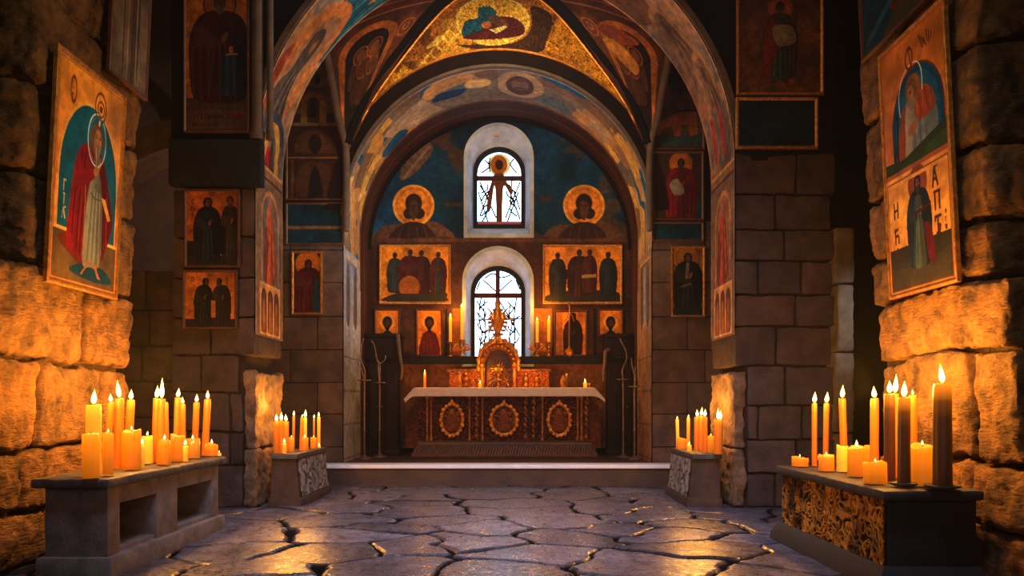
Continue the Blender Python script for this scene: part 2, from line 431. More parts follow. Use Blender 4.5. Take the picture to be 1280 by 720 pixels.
    def grid(s, fn, name, m, parent=None, origin=None, keep=None, flip=False, height=None, kind=None, back=None):
        """fn(x, y, height) gives world points for arrays of picture coordinates"""
        hgt = np.zeros(s.X.shape) if height is None else height
        P = np.stack(fn(s.X, s.Y, hgt), -1).reshape(-1, 3)
        idx = np.arange(s.nx * s.ny).reshape(s.ny, s.nx)
        f = np.stack([idx[:-1, :-1], idx[1:, :-1], idx[1:, 1:], idx[:-1, 1:]], -1).reshape(-1, 4)
        if keep is not None:
            k = keep[:-1, :-1] & keep[1:, 1:] & keep[1:, :-1] & keep[:-1, 1:]; f = f[k.ravel()]
        if flip: f = f[:, ::-1]
        C = s.colors()
        if back is not None:                      # close the sheet into a board of some thickness
            bx = np.array(back, float); rim = np.concatenate([idx[0, :], idx[1:, -1], idx[-1, -2::-1], idx[-2:0:-1, 0]])
            B = P[rim] + bx; nb = len(P) + np.arange(len(rim)); nx = np.roll(np.arange(len(rim)), -1)
            side = np.stack([rim, rim[nx], nb[nx], nb], 1)
            P = np.vstack([P, B]); C = np.vstack([C, C[rim] * .5]); f = np.vstack([f, side])
        o = mesh_obj(name, P, np.ascontiguousarray(f), m, parent, origin, C, True)
        if kind: o['kind'] = kind
        return o

GOLD = (.83, .55, .17); GOLD2 = (.64, .37, .10); ORANGE = (.80, .42, .11); SKIN = (.62, .40, .24)
BROWN = (.22, .12, .07); DARK = (.10, .065, .05); RED = (.42, .07, .07); WINE = (.28, .06, .07); BLUE = (.05, .22, .33); NAVY = (.04, .09, .15); GREY = (.36, .38, .36); TEAL = (.05, .30, .38)

def mixc(a, b, t): return tuple(x * (1 - t) + y * t for x, y in zip(a, b))

def saint(c, x, y, H, wf=.16, robe=GREY, mantle=RED, halo=GOLD, hr=.105, hair=BROWN, skin=SKIN, beard=.5, hood=False, turn=0., feet=True, gold=.8, rim=None, book=None, tilt=0.):
    """a standing robed figure, head top at y, feet at y + H"""
    W = wf * H; hx = x + turn * .02 * H + tilt * H; hy = y + .078 * H; dk = lambda k, t=.5: mixc(k, (.02, .015, .015), t); lt = lambda k, t=.3: mixc(k, (.95, .85, .7), t)
    if halo is not None:
        c.ell(hx, hy, hr * H, hr * H, halo, gold); c.ring(hx, hy, hr * H, hr * H, .013 * H, rim or dk(halo, .35), gold * .5); c.ring(hx, hy, hr * .84 * H, hr * .84 * H, .005 * H, dk(halo, .3), gold * .5)
    if feet:
        for sgn in (-1, 1): c.poly([(x + sgn * .1 * W, y + .94 * H), (x + sgn * .5 * W, y + 1.0 * H), (x + sgn * .36 * W, y + 1.015 * H), (x + sgn * .02 * W, y + .975 * H)], dk(skin, .25))
    sh = lambda k: [(x + a * W, y + b * H) for a, b in k]
    body = sh([(-.26, .14), (-.62, .18), (-.86, .28), (-1., .44), (-.98, .66), (-.88, .9), (-.55, .965), (0, .97), (.55, .965), (.86, .9), (.98, .66), (1., .44), (.86, .28), (.62, .18), (.26, .14)])
    m = c.poly(body, mantle, shade=.18)
    c.poly(sh([(-.12, .16), (-.26, .34), (-.3, .6), (-.42, .945), (0, .965), (.44, .945), (.38, .6), (.3, .34), (.14, .16)]), robe, shade=.2)
    for k in range(5):
        a = -.88 + k * .13; c.line(sh([(a * .55, .22 + .03 * k), (a, .5), (a * .95, .94)]), .008 * H, dk(mantle, .45) if k % 2 else lt(mantle, .12), al=.8, smooth=True)
        a = .42 + k * .12; c.line(sh([(a * .6, .2 + .03 * k), (a, .5), (a * .92, .94)]), .008 * H, dk(mantle, .5) if k % 2 == 0 else lt(mantle, .1), al=.8, smooth=True)
        a = -.26 + k * .13; c.line(sh([(a * .55, .4), (a * 1.1, .7), (a * 1.4, .94)]), .007 * H, dk(robe, .4) if k % 2 else lt(robe, .2), al=.75, smooth=True)
    # arms folded in front: sleeves and hands
    c.poly(sh([(-.84, .3), (-.5, .3), (-.05, .4), (.12, .385), (.1, .43), (-.2, .47), (-.72, .46)]), mixc(mantle, lt(mantle), .25))
    c.poly(sh([(.84, .32), (.5, .34), (.2, .42), (.22, .47), (.6, .52), (.8, .46)]), dk(mantle, .22))
    c.poly(sh([(.05, .385), (.2, .33), (.27, .345), (.2, .4), (.1, .43)]), skin)
    if book: c.poly(sh([(.15, .37), (.62, .36), (.64, .52), (.17, .53)]), book, smooth=False); c.frame(x + .15 * W, y + .37 * H, x + .64 * W, y + .53 * H, .006 * H, dk(book, .4))
    # neck, hair, face, beard
    c.poly([(hx - .03 * H, hy + .03 * H), (hx + .03 * H, hy + .03 * H), (x + .045 * H, y + .165 * H), (x - .045 * H, y + .165 * H)], dk(skin, .3), smooth=False)
    if hood: c.poly([(hx - .062 * H, hy + .05 * H), (hx - .07 * H, hy - .01 * H), (hx - .04 * H, hy - .075 * H), (hx + .04 * H, hy - .075 * H), (hx + .07 * H, hy - .01 * H), (hx + .062 * H, hy + .05 * H), (x + .09 * H, y + .2 * H), (x - .09 * H, y + .2 * H)], dk(mantle, .3))
    else: c.ell(hx, hy - .008 * H, .055 * H, .068 * H, hair)
    fx = hx + turn * .012 * H
    c.ell(fx, hy + .008 * H, .037 * H, .054 * H, skin); c.ell(fx + .014 * H, hy + .012 * H, .02 * H, .045 * H, dk(skin, .3), al=.6)
    if beard: c.poly([(fx - .036 * H, hy + .018 * H), (fx - .034 * H, hy + .05 * H), (fx, hy + (.07 + .07 * beard) * H), (fx + .034 * H, hy + .05 * H), (fx + .036 * H, hy + .018 * H), (fx, hy + .034 * H)], mixc(hair, (.55, .5, .45), .25))
    for sgn in (-1, 1):
        c.line([(fx + sgn * .024 * H, hy - .008 * H), (fx + sgn * .008 * H, hy - .008 * H)], .007 * H, DARK); c.line([(fx + sgn * .028 * H, hy - .018 * H), (fx + sgn * .006 * H, hy - .02 * H)], .005 * H, DARK)
    c.line([(fx, hy - .006 * H), (fx + .004 * H, hy + .018 * H)], .005 * H, dk(skin, .45)); c.line([(fx - .01 * H, hy + .031 * H), (fx + .01 * H, hy + .031 * H)], .005 * H, (.35, .12, .08))
    return m

def gold_ground(c, col=GOLD, amp=.25, f=9): 
    c.rect(-1, -1, c.w + 1, c.h + 1, col, .85); c.noise(amp, f); c.blotch(mixc(col, BROWN, .45), f * .6, .1, .2, .5, gold=.6)

def glyphs(c, x, y, s, col, rows, wd=None):
    """short strokes of painted lettering; each letter is a list of strokes in a unit box"""
    G = {'N': [[(0, 0), (0, 1)], [(0, .55), (.7, .45)], [(.7, 0), (.7, 1)]], 'H': [[(0, 0), (0, 1)], [(.7, 0), (.7, 1)], [(0, .5), (.7, .5)]],
         'h': [[(0, 0), (0, 1)], [(0, .5), (.5, .45), (.65, .6), (.65, 1)], [(-.1, .12), (.5, .02)]], 'A': [[(0, 1), (.3, 0), (.7, 1)], [(.12, .65), (.55, .65)], [(.3, 0), (.75, -.08)]],
         'P': [[(0, 0), (0, 1)], [(.65, 0), (.65, 1)], [(-.1, 0), (.75, 0)]], 'T': [[(.3, 0), (.3, 1)], [(-.1, 0), (.75, 0)], [(-.1, 0), (-.1, .2)], [(.3, .5), (.62, .55), (.5, .95), (.1, .95)]],
         'I': [[(.3, 0), (.3, 1)], [(.1, 0), (.5, 0)]], 'G': [[(.1, 1), (.1, 0), (.6, 0)]], 'S': [[(.65, .1), (.3, 0), (.05, .3), (.05, .7), (.3, 1), (.65, .9)]], 'o': [[(.3, .2), (.05, .5), (.3, .85), (.55, .5), (.3, .2)]],
         'r': [[(.1, .2), (.1, 1)], [(.1, .4), (.5, .25)]], 'm': [[(0, .25), (0, 1)], [(0, .35), (.3, .3), (.3, 1)], [(.3, .35), (.6, .3), (.6, 1)]], 'e': [[(.05, .6), (.55, .55), (.4, .25), (.1, .4), (.1, .85), (.5, .95)]]}
    for r, row in enumerate(rows):
        for k, ch in enumerate(row):
            for st in G.get(ch, []):
                c.line([(x + (k * .95 + a * .9) * s * .8, y + (r * 1.35 + b) * s) for a, b in st], wd or s * .13, col)

# a flat board: point (x, y, h) of the picture to the world, from its top-left corner
def board(o, ux, uy, n):
    o, ux, uy, n = map(lambda q: np.array(q, float), (o, ux, uy, n))
    return lambda X, Y, H: tuple(o[k] + ux[k] * X + uy[k] * Y + n[k] * H for k in range(3))

def icon(name, label, cat, c, o, ux, uy, n, fw=.03, fd=.025, fmat='framegilt', group=None, pm='paint', thick=.03, flip=False, frame=True, fname='frame'):
    o, ux, uy, n = map(lambda q: np.array(q, float), (o, ux, uy, n))
    base = o + ux * c.w / 2 + uy * c.h
    root = thing(name, label, cat, tuple(base), group)
    c.grid(board(o + n * thick, ux, uy, n), 'painted_panel', M[pm], root, flip=flip, back=tuple(-n * thick))
    if frame:
        mb = MB(); loops = []
        for (e, h) in ((fw * .35, 0), (fw * .35, thick + fd * .6), (fw * .15, thick + fd), (-fw * .35, thick + fd), (-fw * .5, thick + fd * .7), (-fw, thick + fd * .35), (-fw, thick - .002)):
            loops.append([tuple(o + ux * x + uy * y + n * h) for x, y in ((-e, -e), (c.w + e, -e), (c.w + e, c.h + e), (-e, c.h + e))])
        mb.loft(loops); mb.build(fname, M[fmat], root)
    return root
# ================================================================== CAMERA
cam = bpy.data.objects.new('camera', bpy.data.cameras.new('camera')); COL.objects.link(cam)
cam.location = (0, 0, EYE); cam.rotation_euler = (PI / 2, 0, 0)
cam.data.sensor_width = 36.; cam.data.lens = 36. * F / 1280.; cam.data.shift_y = (HOR - 360.) / 1280.; cam.data.clip_end = 80
SC.camera = cam

# ================================================================== FLOOR of flagstones
def make_floor():
    x0, x1, y0, y1, st = -3.6, 3.4, 4.3, 10.9, .0155
    nx, ny = int((x1 - x0) / st), int((y1 - y0) / st)
    X, Y = np.meshgrid(np.linspace(x0, x1, nx), np.linspace(y0, y1, ny)); P = np.stack([X.ravel(), Y.ravel()], 1)
    z3 = np.zeros((len(P), 1))
    wx = fbm(np.hstack([P * 1.3, z3 + 3]), 3); wy = fbm(np.hstack([P * 1.3, z3 + 9]), 3)
    w2 = fbm(np.hstack([P * 6, z3 + 5]), 3)
    Q = P + np.stack([wx * .6 + w2 * .06, wy * .5 - w2 * .05], 1)
    rs = np.random.RandomState(5); S = []
    yy = y0 - 1.2; row = 0
    while yy < y1 + 1.2:
        dy = .52 + .12 * rs.rand(); xx = x0 - 1.5 - rs.rand()
        while xx < x1 + 1.5:
            S.append((xx + rs.uniform(-.2, .2), yy + rs.uniform(-.24, .24))); xx += rs.uniform(.55, 1.25)
        yy += dy; row += 1
    S = np.array(S); N = len(P); A = np.zeros(N, int); E = np.zeros(N)
    for i in range(0, N, 20000):
        q = Q[i:i + 20000]; d = ((q[:, None, :] - S[None]) ** 2 * np.array([1., 1.25])).sum(-1)
        a = d.argmin(1); da = d[np.arange(len(q)), a]
        # distance to the nearest cell border
        sa = S[a]; df = S[None] - sa[:, None, :]; ln = np.sqrt((df ** 2).sum(-1)) + 1e-9
        e = ((d - da[:, None]) / 2) / ln; e[np.arange(len(q)), a] = 9; e[ln > 2.2] = 9
        A[i:i + 20000] = a; E[i:i + 20000] = e.min(1)
    gw = .010 + .004 * (fbm(np.hstack([P * 2.2, z3 + 1]), 2) + .5)
    t = np.clip((E - gw) / .026, 0, 1); t = t * t * (3 - 2 * t)
    hs = rs.uniform(-.010, .012, len(S)); tx = rs.uniform(-.022, .022, len(S)); ty = rs.uniform(-.03, .03, len(S))
    rel = P - S[A]
    und = fbm(np.hstack([P * 1.6, z3 + 21]), 4) * .022 + fbm(np.hstack([P * 7, z3 + 27]), 2) * .005
    Z = -.026 + t * (.026 + .5 * hs[A] + .35 * tx[A] * rel[:, 0] + .35 * ty[A] * rel[:, 1] + .6 * und)
    tone = rs.uniform(.55, 1.15, len(S)); warm = rs.uniform(-.12, .1, len(S))
    v = tone[A] * (1 + 1.1 * fbm(np.hstack([P * 3.5, z3 + 40]), 5)); g = .07 + .93 * np.clip((E - gw - .008) / .03, 0, 1)
    C = np.stack([v * g * (1 + warm[A]), v * g, v * g * (1 - warm[A])], 1)
    Vt = np.hstack([P, Z[:, None]])
    idx = np.arange(N).reshape(ny, nx); Fq = np.stack([idx[:-1, :-1], idx[:-1, 1:], idx[1:, 1:], idx[1:, :-1]], -1).reshape(-1, 4)
    ext = [(-9, -3, 9, y0), (-9, y0, x0, 14.5), (x1, y0, 9, 14.5), (x0, y1, x1, 14.5)]
    for (a, b, c, d) in ext:
        k = len(Vt); Vt = np.vstack([Vt, [(a, b, -.012), (c, b, -.012), (c, d, -.012), (a, d, -.012)]]); C = np.vstack([C, np.full((4, 3), .7)]); Fq = np.vstack([Fq, [(k, k + 1, k + 2, k + 3)]])
    m = mat('flagstone', (.36, .335, .37), (.20, .185, .21), .17, nscale=6, bump=.3, bscale=18, bdist=.008, tint=True, rough2=.46, spec=.8)
    nt = m.node_tree; at = [n for n in nt.nodes if n.type == 'ATTRIBUTE'][0]; mr = nd(nt, 'ShaderNodeMapRange'); mr.inputs['From Min'].default_value = .12; mr.inputs['From Max'].default_value = .5; mr.inputs['To Max'].default_value = .75
    nt.links.new(at.outputs['Fac'], mr.inputs['Value']); nt.links.new(mr.outputs['Result'], [n for n in nt.nodes if n.type == 'BSDF_PRINCIPLED'][0].inputs['Specular IOR Level'])
    o = mesh_obj('floor', Vt, Fq, m, None, None, C, True); o['kind'] = 'structure'
make_floor()

# ================================================================== SHELL
def slab(name, x0, x1, y0, y1, z0, z1, m, kind='structure', b=.0):
    return MB().box(x0, x1, y0, y1, z0, z1, b).build(name, m, kind=kind)
slab('ceiling', -7.2, 7.2, -3, 14.4, 7.6, 7.9, M['dark_wall'])
slab('wall_left', -7.2, -7.0, -3, 14.4, -.02, 7.6, M['dark_wall'])
slab('wall_right', 7.0, 7.2, -3, 14.4, -.02, 7.6, M['dark_wall'])
slab('wall_back_left', -7.0, -2.62, 13.0, 13.2, -.02, 7.6, M['aisle'])
slab('wall_back_right', 2.22, 7.0, 13.0, 13.2, -.02, 7.6, M['aisle'])

# ---- near piers
def wob(V, a=.07, f=1.5, b=.03):
    V = V.copy(); V[:, 1] += a * 2 * fbm(V * f + 3.3, 3); V[:, 2] += a * 1.6 * fbm(V * f * [0.6, 1, .6] + 17.1, 3) * np.clip(V[:, 2] * 2, 0, 1); V[:, 0] += b * 2 * fbm(V * 1.1 + 51, 3); return V
def lean_l(V): V = wob(V); V[:, 0] += .045 * (V[:, 2] - 2.0); return V
def lean_r(V): V = wob(V); V[:, 0] -= .045 * (V[:, 2] - 2.0); return V
rr = R
pl = Blocks(); z = [0, .40, .80, 1.40, 2.0, 2.62, 3.2, 3.85, 4.45, 5.1, 5.8, 6.6, 7.6]
yspl = [[4.55, 5.6, 6.7], [4.6, 5.3, 6.2, 6.72], [4.6, 5.42, 6.28, 6.70], [4.7, 5.98, 6.72], [5.22, 5.75, 6.74], [5.2, 6.1, 6.72], [5.24, 5.7, 6.74], [5.2, 6.0, 6.72], [5.25, 6.3, 6.75], [5.2, 5.9, 6.75], [5.2, 6.1, 6.75], [5.2, 6.1, 6.75]]
for k in range(len(z) - 1):
    for a, b in zip(yspl[k][:-1], yspl[k][1:]):
        ex = R.uniform(-.02, .03) + (.05 if k < 4 else 0)
        pl.add(-4.15, -3.2 + ex, a + .008, b - .008, z[k] + .008, z[k + 1] - .008, .05, .036, 5.0, .02, R.randint(0, 99), skip='x', tint=tint(R))
pl.plain(-4.2, -3.27, 5.3, 6.66, 0, 7.6); pl.plain(-4.2, -3.27, 4.75, 6.6, 0, 1.95)
pl.build('wall_near_left', M['stone_near'], lean_l)

pr = Blocks(); z = [0, .36, .74, 1.42, 1.86, 2.22, 2.66, 3.25, 3.80, 4.4, 5.1, 5.8, 6.6, 7.6]
yspl = [[4.3, 5.2, 6.1], [4.35, 4.92, 5.7, 6.14], [4.42, 4.88, 5.72, 6.08], [4.5, 6.16], [4.72, 5.5, 6.3], [4.7, 5.3, 6.26], [4.74, 5.4, 6.3], [4.75, 5.6, 6.28], [4.74, 5.7, 6.3], [4.75, 5.7, 6.3], [4.75, 5.2, 6.3], [4.7, 5.6, 6.3], [4.7, 5.6, 6.3]]
for k in range(len(z) - 1):
    for a, b in zip(yspl[k][:-1], yspl[k][1:]):
        ex = R.uniform(-.02, .03) + (.05 if k < 4 else 0)
        pr.add(2.8 - ex, 3.3, a + .008, b - .008, z[k] + .008, z[k + 1] - .008, .05, .036, 5.0, .02, R.randint(0, 99), skip='X', tint=tint(R))
    off = R.uniform(-.2, .2)                           # the face toward the visitor, its shade put into a darker tint
    for a, b in ((3.32, 3.75 + off), (3.77 + off, 4.5)):
        pr.add(a, b, yspl[k][0] + .03, 5.6, z[k] + .012, z[k + 1] - .012, .05, .025, 3.0, .06, R.randint(0, 99), skip='xXY', tint=tint(R, .6, .8))
pr.plain(2.87, 4.45, 4.85, 6.2, 0, 7.6); pr.plain(2.87, 4.45, 4.55, 6.05, 0, 1.8)
pr.build('wall_near_right', M['stone_near'], lean_r)

# ---- middle piers carrying the first arch
YA0, YA1 = 8.5, 9.5; RA = 2.55; ZS = 3.69; XL, XR = CX - RA, CX + RA
def midpier(name, x0, x1, inner, zc, splits, ztop, rough_side):
    b = Blocks()
    for k in range(len(zc) - 1):
        xs = splits[k % len(splits)]
        if zc[k] < 1.4: xs = [min(q, inner - .13) for q in xs] if rough_side > 0 else [max(q, inner + .13) for q in xs]
        for a, c in zip(xs[:-1], xs[1:]):
            if c - a < .05: continue
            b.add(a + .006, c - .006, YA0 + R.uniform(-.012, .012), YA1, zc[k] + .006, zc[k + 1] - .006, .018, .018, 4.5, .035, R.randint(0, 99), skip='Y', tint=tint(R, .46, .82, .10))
    b.plain(x0 + .12, x1 - .12, YA0 + .08, YA1 - .02, 0, ztop)
    o = b.build(name, M['stone_mid'], lambda V: wob(V, .03, 1.4, .008))
    r = Blocks()
    zz = [0, .62, 1.45]
    for k in range(2):
        sx = (inner - .125, inner + .012) if rough_side > 0 else (inner - .012, inner + .125)
        r.add(sx[0], sx[1], YA0 + .01, YA1 + .02, zz[k] + .002, zz[k + 1], .03, .04, 5.5, .025, R.randint(0, 99), skip='x' if rough_side > 0 else 'X', tint=tint(R, .9, 1.1))
    r.build(name + '_rough_stone', M['stone_rough'], kind=None, parent=o)
    return o
zl = [0, .45, .8, 1.22, 1.62, 2.02, 2.44, 2.88, 3.40]
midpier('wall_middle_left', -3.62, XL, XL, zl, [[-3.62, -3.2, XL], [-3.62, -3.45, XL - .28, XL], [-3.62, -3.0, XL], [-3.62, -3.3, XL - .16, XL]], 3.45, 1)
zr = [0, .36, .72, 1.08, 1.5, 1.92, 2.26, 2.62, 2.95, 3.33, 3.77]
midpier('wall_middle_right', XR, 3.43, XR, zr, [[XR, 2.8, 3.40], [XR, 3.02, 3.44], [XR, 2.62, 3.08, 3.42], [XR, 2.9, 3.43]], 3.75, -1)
# recessed low wall and ribs of the left aisle
lw = Blocks(); zc = [0, .5, .95, 1.35, 1.75, 2.15, 2.6]
for k in range(6):
    xs = [-5.2, -4.55 + R.uniform(-.1, .1), -4.05 + R.uniform(-.1, .1), -3.6]
    for a, c in zip(xs[:-1], xs[1:]): lw.add(a + .006, c - .006, 8.95, 9.3, zc[k] + .006, zc[k + 1] - .006, .02, .008, 3, .06, R.randint(0, 99), skip='YxX', tint=tint(R, .55, .85))
lw.plain(-5.2, -3.58, 8.99, 9.3, 0, 2.6); lw.build('wall_aisle_left', M['stone_mid'])
def ring(name, xc, zc, r0, r1, y0, y1, a0, a1, m, n=40, kind='structure', parent=None):
    mb = MB(); loops = []
    for k in range(n + 1):
        a = math.radians(a0 + (a1 - a0) * k / n); c, s = math.cos(a), math.sin(a)
        loops.append([(xc + r0 * c, y0, zc + r0 * s), (xc + r1 * c, y0, zc + r1 * s), (xc + r1 * c, y1, zc + r1 * s), (xc + r0 * c, y1, zc + r0 * s)])
    mb.loft(loops, capa=True, capb=True)
    return mb.build(name, m, parent, kind=kind)
ring('trim_1', PX(252, 9.2), PZ(330, 9.2), 1.30, 1.62, 9.0, 9.5, 88, 180, M['rib'])
ring('trim_2', PX(128, 10.5), PZ(190, 10.5), .92, 1.14, 10.3, 10.8, -10, 120, M['rib'])
slab('wall_aisle_far_left', -6.9, -3.0, 11.6, 11.75, 0, 7.6, M['aisle'])
slab('wall_aisle_far_right', 2.75, 6.9, 12.2, 12.35, 0, 7.6, M['dark_wall'])
pc = Blocks()
for a, b_ in ((0, .75), (.75, 1.75), (1.75, 2.6), (2.6, 3.3)):
    pc.add(4.02 + R.uniform(-.03, .03), 4.24, 9.9, 10.2, a, b_ - .01, .03, .025, 4, .04, R.randint(0, 99), tint=tint(R, .9, 1.1))
pc.build('trim_3', M['pale_col'])

# ---- first arch: front wall above it and painted soffit
def arch_wall(name, xc, rad, zs, ztop, x0, x1, y, m, thick=.06, n=48):
    V = []; Fc = []
    for k in range(n + 1):
        a = PI * k / n; c, s = math.cos(a), math.sin(a)
        t = min([q for q in ((x1 - xc) / c if c > 1e-6 else 1e9, (x0 - xc) / c if c < -1e-6 else 1e9, (ztop - zs) / s if s > 1e-6 else 1e9)])
        V += [(xc + rad * c, y, zs + rad * s), (xc + t * c, y, zs + t * s), (xc + rad * c, y + thick, zs + rad * s), (xc + t * c, y + thick, zs + t * s)]
    for k in range(n):
        i = 4 * k; j = i + 4
        Fc += [(i, i + 1, j + 1, j), (i + 2, j + 2, j + 3, i + 3), (i, j, j + 2, i + 2), (i + 1, i + 3, j + 3, j + 1)]
    mb = MB(); mb.add(V, Fc); return mb.build(name, m, kind='structure')
arch_wall('wall_first_arch', CX, RA + .005, ZS, 7.6, -3.62, 3.43, YA0 + .01, M['dark_wall'])
ring('trim_4', CX, ZS, RA + .005, RA + .07, YA0 - .03, YA0 + .05, 3, 177, M['rib'], 60)

SB = 1.85                                                # foot of the painted plaster
HALF = (ZS - SB) + RA * PI / 2
def soffit_fn(xc, rad, zs, y0, side, crown=HALF):
    def fn(X, Y, H):
        s = crown - Y                                     # length measured up from the foot
        L = crown - rad * PI / 2
        a = np.clip((s - L) / rad, 0, None)
        r = rad - H
        x = np.where(s < L, r, r * np.cos(a)); zz = np.where(s < L, zs - (L - s), zs + r * np.sin(a))
        return (xc + side * x, y0 + X, zz)
    return fn

def arch_half(side):
    w = YA1 - YA0; c = Cv(w, HALF, 105, (.57, .45, .36))
    m = (lambda x: x) if side < 0 else (lambda x: w - x)   # x from the image-left edge
    if side < 0:
        c.blotch((.66, .48, .30), 1.6, -.05, .2, .8); c.blotch((.40, .42, .46), 1.3, .08, .12, .6)
        c.rect(0, 0, w, 1.35, (.62, .55, .46))
        c.blotch((.78, .68, .5), 1.2, .0, .1, .6, mask=(c.Y < 1.6))
        # blue rays with gold flames
        c.poly([(-.05, 1.0), (1.05, .6), (1.05, 2.2), (.75, 2.5), (.55, 1.9), (.2, 1.75), (-.05, 1.95)], (.07, .34, .44))
        for k in range(9):
            x0 = .05 + .11 * k; c.line([(x0, 1.0), (x0 + .18, 1.9 + .05 * k)], .025, (.25, .5, .55) if k % 2 else (.03, .2, .28))
        for k in range(3): c.poly([(.2 + .28 * k, .75), (.33 + .27 * k, .9), (.3 + .26 * k, 1.6), (.2 + .25 * k, 1.2)], (.72, .54, .28))
        # large figure in an orange nimbus
        c.poly([(.30, 1.98), (.62, 1.78), (.86, 2.0), (.92, 2.5), (.78, 3.15), (.62, 3.3), (.70, 2.6), (.6, 2.2), (.42, 2.25), (.36, 2.7), (.16, 3.0), (.14, 2.6)], (.72, .44, .18), .3)
        c.poly([(.44, 2.16), (.64, 1.98), (.80, 2.15), (.80, 2.6), (.68, 3.0), (.60, 3.4), (.24, 3.4), (.26, 2.9), (.36, 2.5)], (.58, .43, .30))
        c.poly([(.46, 2.3), (.62, 2.2), (.70, 2.45), (.60, 2.9), (.66, 3.35), (.62, 3.6), (.12, 3.55), (.2, 3.1), (.40, 2.8)], (.28, .25, .23), shade=.15)
        c.ell(.58, 2.42, .07, .17, (.34, .24, .16)); c.ell(.59, 2.43, .035, .1, (.5, .36, .22))
        for k in range(5): c.line([(.48 + .03 * k, 2.8), (.22 + .09 * k, 3.5)], .018, (.42, .38, .34) if k % 2 else (.16, .14, .14))
        c.poly([(.02, 2.9), (.2, 2.6), (.16, 3.1), (.05, 3.5)], (.58, .24, .16))
        # small yellow arch with a red robed figure
        c.ell(.52, 3.62, .40, .30, (.20, .23, .30)); c.rect(.14, 3.6, .90, 4.02, (.36, .37, .38))
        mm = c.archmask(.26, .78, 3.42, 4.1) - c.archmask(.38, .66, 3.56, 4.1); c.put(mm, (.84, .60, .16), .5)
        c.poly([(.52, 3.6), (.60, 3.75), (.60, 4.0), (.46, 4.0), (.46, 3.75)], (.26, .19, .14)); c.poly([(.34, 3.78), (.44, 3.72), (.46, 4.02), (.3, 4.02)], (.62, .07, .16))
    else:
        c.blotch((.60, .42, .30), 1.4, -.02, .2, .8); c.blotch((.36, .36, .38), 1.1, .05, .15, .7); c.blotch((.55, .24, .15), 2.0, .18, .1, .6)
        c.rect(0, 0, w, .9, (.60, .57, .52), al=.8); c.poly([(.0, 1.2), (.45, 1.0), (.6, 1.7), (.35, 2.0), (.0, 1.8)], (.38, .26, .15))
        for (fx, fy, h) in ((.45, 2.05, 1.0), (.62, 2.78, 1.2)):
            c.ring(fx, fy + .12, .2, .2, .03, (.66, .50, .28)); c.poly([(fx - .22, fy + .2), (fx - .18, fy - .06), (fx, fy - .16), (fx + .18, fy - .06), (fx + .22, fy + .2), (fx + .3, fy + h), (fx - .3, fy + h)], (.55, .42, .28))
            c.poly([(fx - .12, fy), (fx, fy - .07), (fx + .12, fy), (fx + .14, fy + .24), (fx + .24, fy + h * .95), (fx - .24, fy + h * .95), (fx - .14, fy + .24)], (.40, .32, .27), shade=.2); c.ell(fx, fy + .12, .06, .1, (.3, .21, .15))
            for k in range(4): c.line([(fx - .06 + .04 * k, fy + .3), (fx - .2 + .13 * k, fy + h * .9)], .016, (.58, .46, .36) if k % 2 else (.26, .2, .17))
        for k in range(5): c.poly([(.12 + .17 * k, 3.25 + .1 * (k % 2)), (.24 + .17 * k, 3.4), (.16 + .17 * k, 3.85), (.06 + .17 * k, 3.7)], (.55, .20, .14) if k % 2 else (.40, .36, .34))
    # cornice line at the springing
    y = 4.0; c.rect(0, y - .04, w, y + .10, (.62, .46, .30)); c.line([(0, y - .03), (w, y - .03)], .035, (.86, .66, .38)); c.line([(0, y + .09), (w, y + .09)], .03, (.30, .2, .13))
    # arched niche with a standing figure
    b0, b1 = 4.2, 5.22; fl = (.40, .38, .38) if side < 0 else (.55, .40, .28)
    c.rect(0, 4.12, w, HALF, (.55, .43, .34)); c.blotch((.42, .34, .29), 2.2, .0, .2, .8, mask=(c.Y > 4.12))
    mk = c.archmask(.2, .84, b0, b1); c.put(mk, (.78, .52, .22), .4); c.put(c.archmask(.24, .80, b0 + .05, b1), fl)
    fx = .52
    c.poly([(fx - .06, b0 + .14), (fx + .08, b0 + .12), (fx + .14, b0 + .4), (fx + .2, b0 + .98), (fx - .22, b0 + .98), (fx - .14, b0 + .4)], (.70, .30, .12) if side < 0 else (.62, .26, .14), shade=.25)
    c.ell(fx + .01, b0 + .2, .055, .1, (.55, .38, .24)); c.poly([(fx - .2, b0 + .5), (fx - .1, b0 + .45), (fx - .12, b0 + .98), (fx - .25, b0 + .98)], (.42, .2, .12))
    for k in range(4): c.line([(fx - .05 + .04 * k, b0 + .4), (fx - .14 + .1 * k, b0 + .96)], .016, (.84, .48, .2) if k % 2 else (.36, .14, .07))
    # golden arcade below it
    g0, g1 = 5.25, HALF - .02
    c.rect(.14, g0, .90, g1, (.84, .56, .16), .7)
    for k in range(3):
        a = .2 + .23 * k; c.put(c.archmask(a, a + .18, g0 + .06, g1 - .03), (.34, .20, .10)); c.poly([(a + .09, g0 + .10), (a + .13, g0 + .2), (a + .15, g1 - .04), (a + .03, g1 - .04), (a + .05, g0 + .2)], (.62, .36, .14), .3)
        c.ell(a + .09, g0 + .14, .03, .05, (.40, .25, .14))
    c.frame(.14, g0, .90, g1, .025, (.92, .66, .26), .8)
    c.rect(0, 0, .02, HALF, (.72, .56, .40)); c.rect(w - .02, 0, w, HALF, (.66, .52, .38))
    c.noise(.35, 2.2, 5); c.noise(.3, 14, 4)
    if side > 0: c.a = c.a[:, ::-1].copy()
    return c.grid(soffit_fn(CX, RA - .006, ZS, YA0, side), 'trim_5' if side < 0 else 'trim_6', M['fresco'], kind='structure', flip=side < 0)
arch_half(-1); arch_half(1)

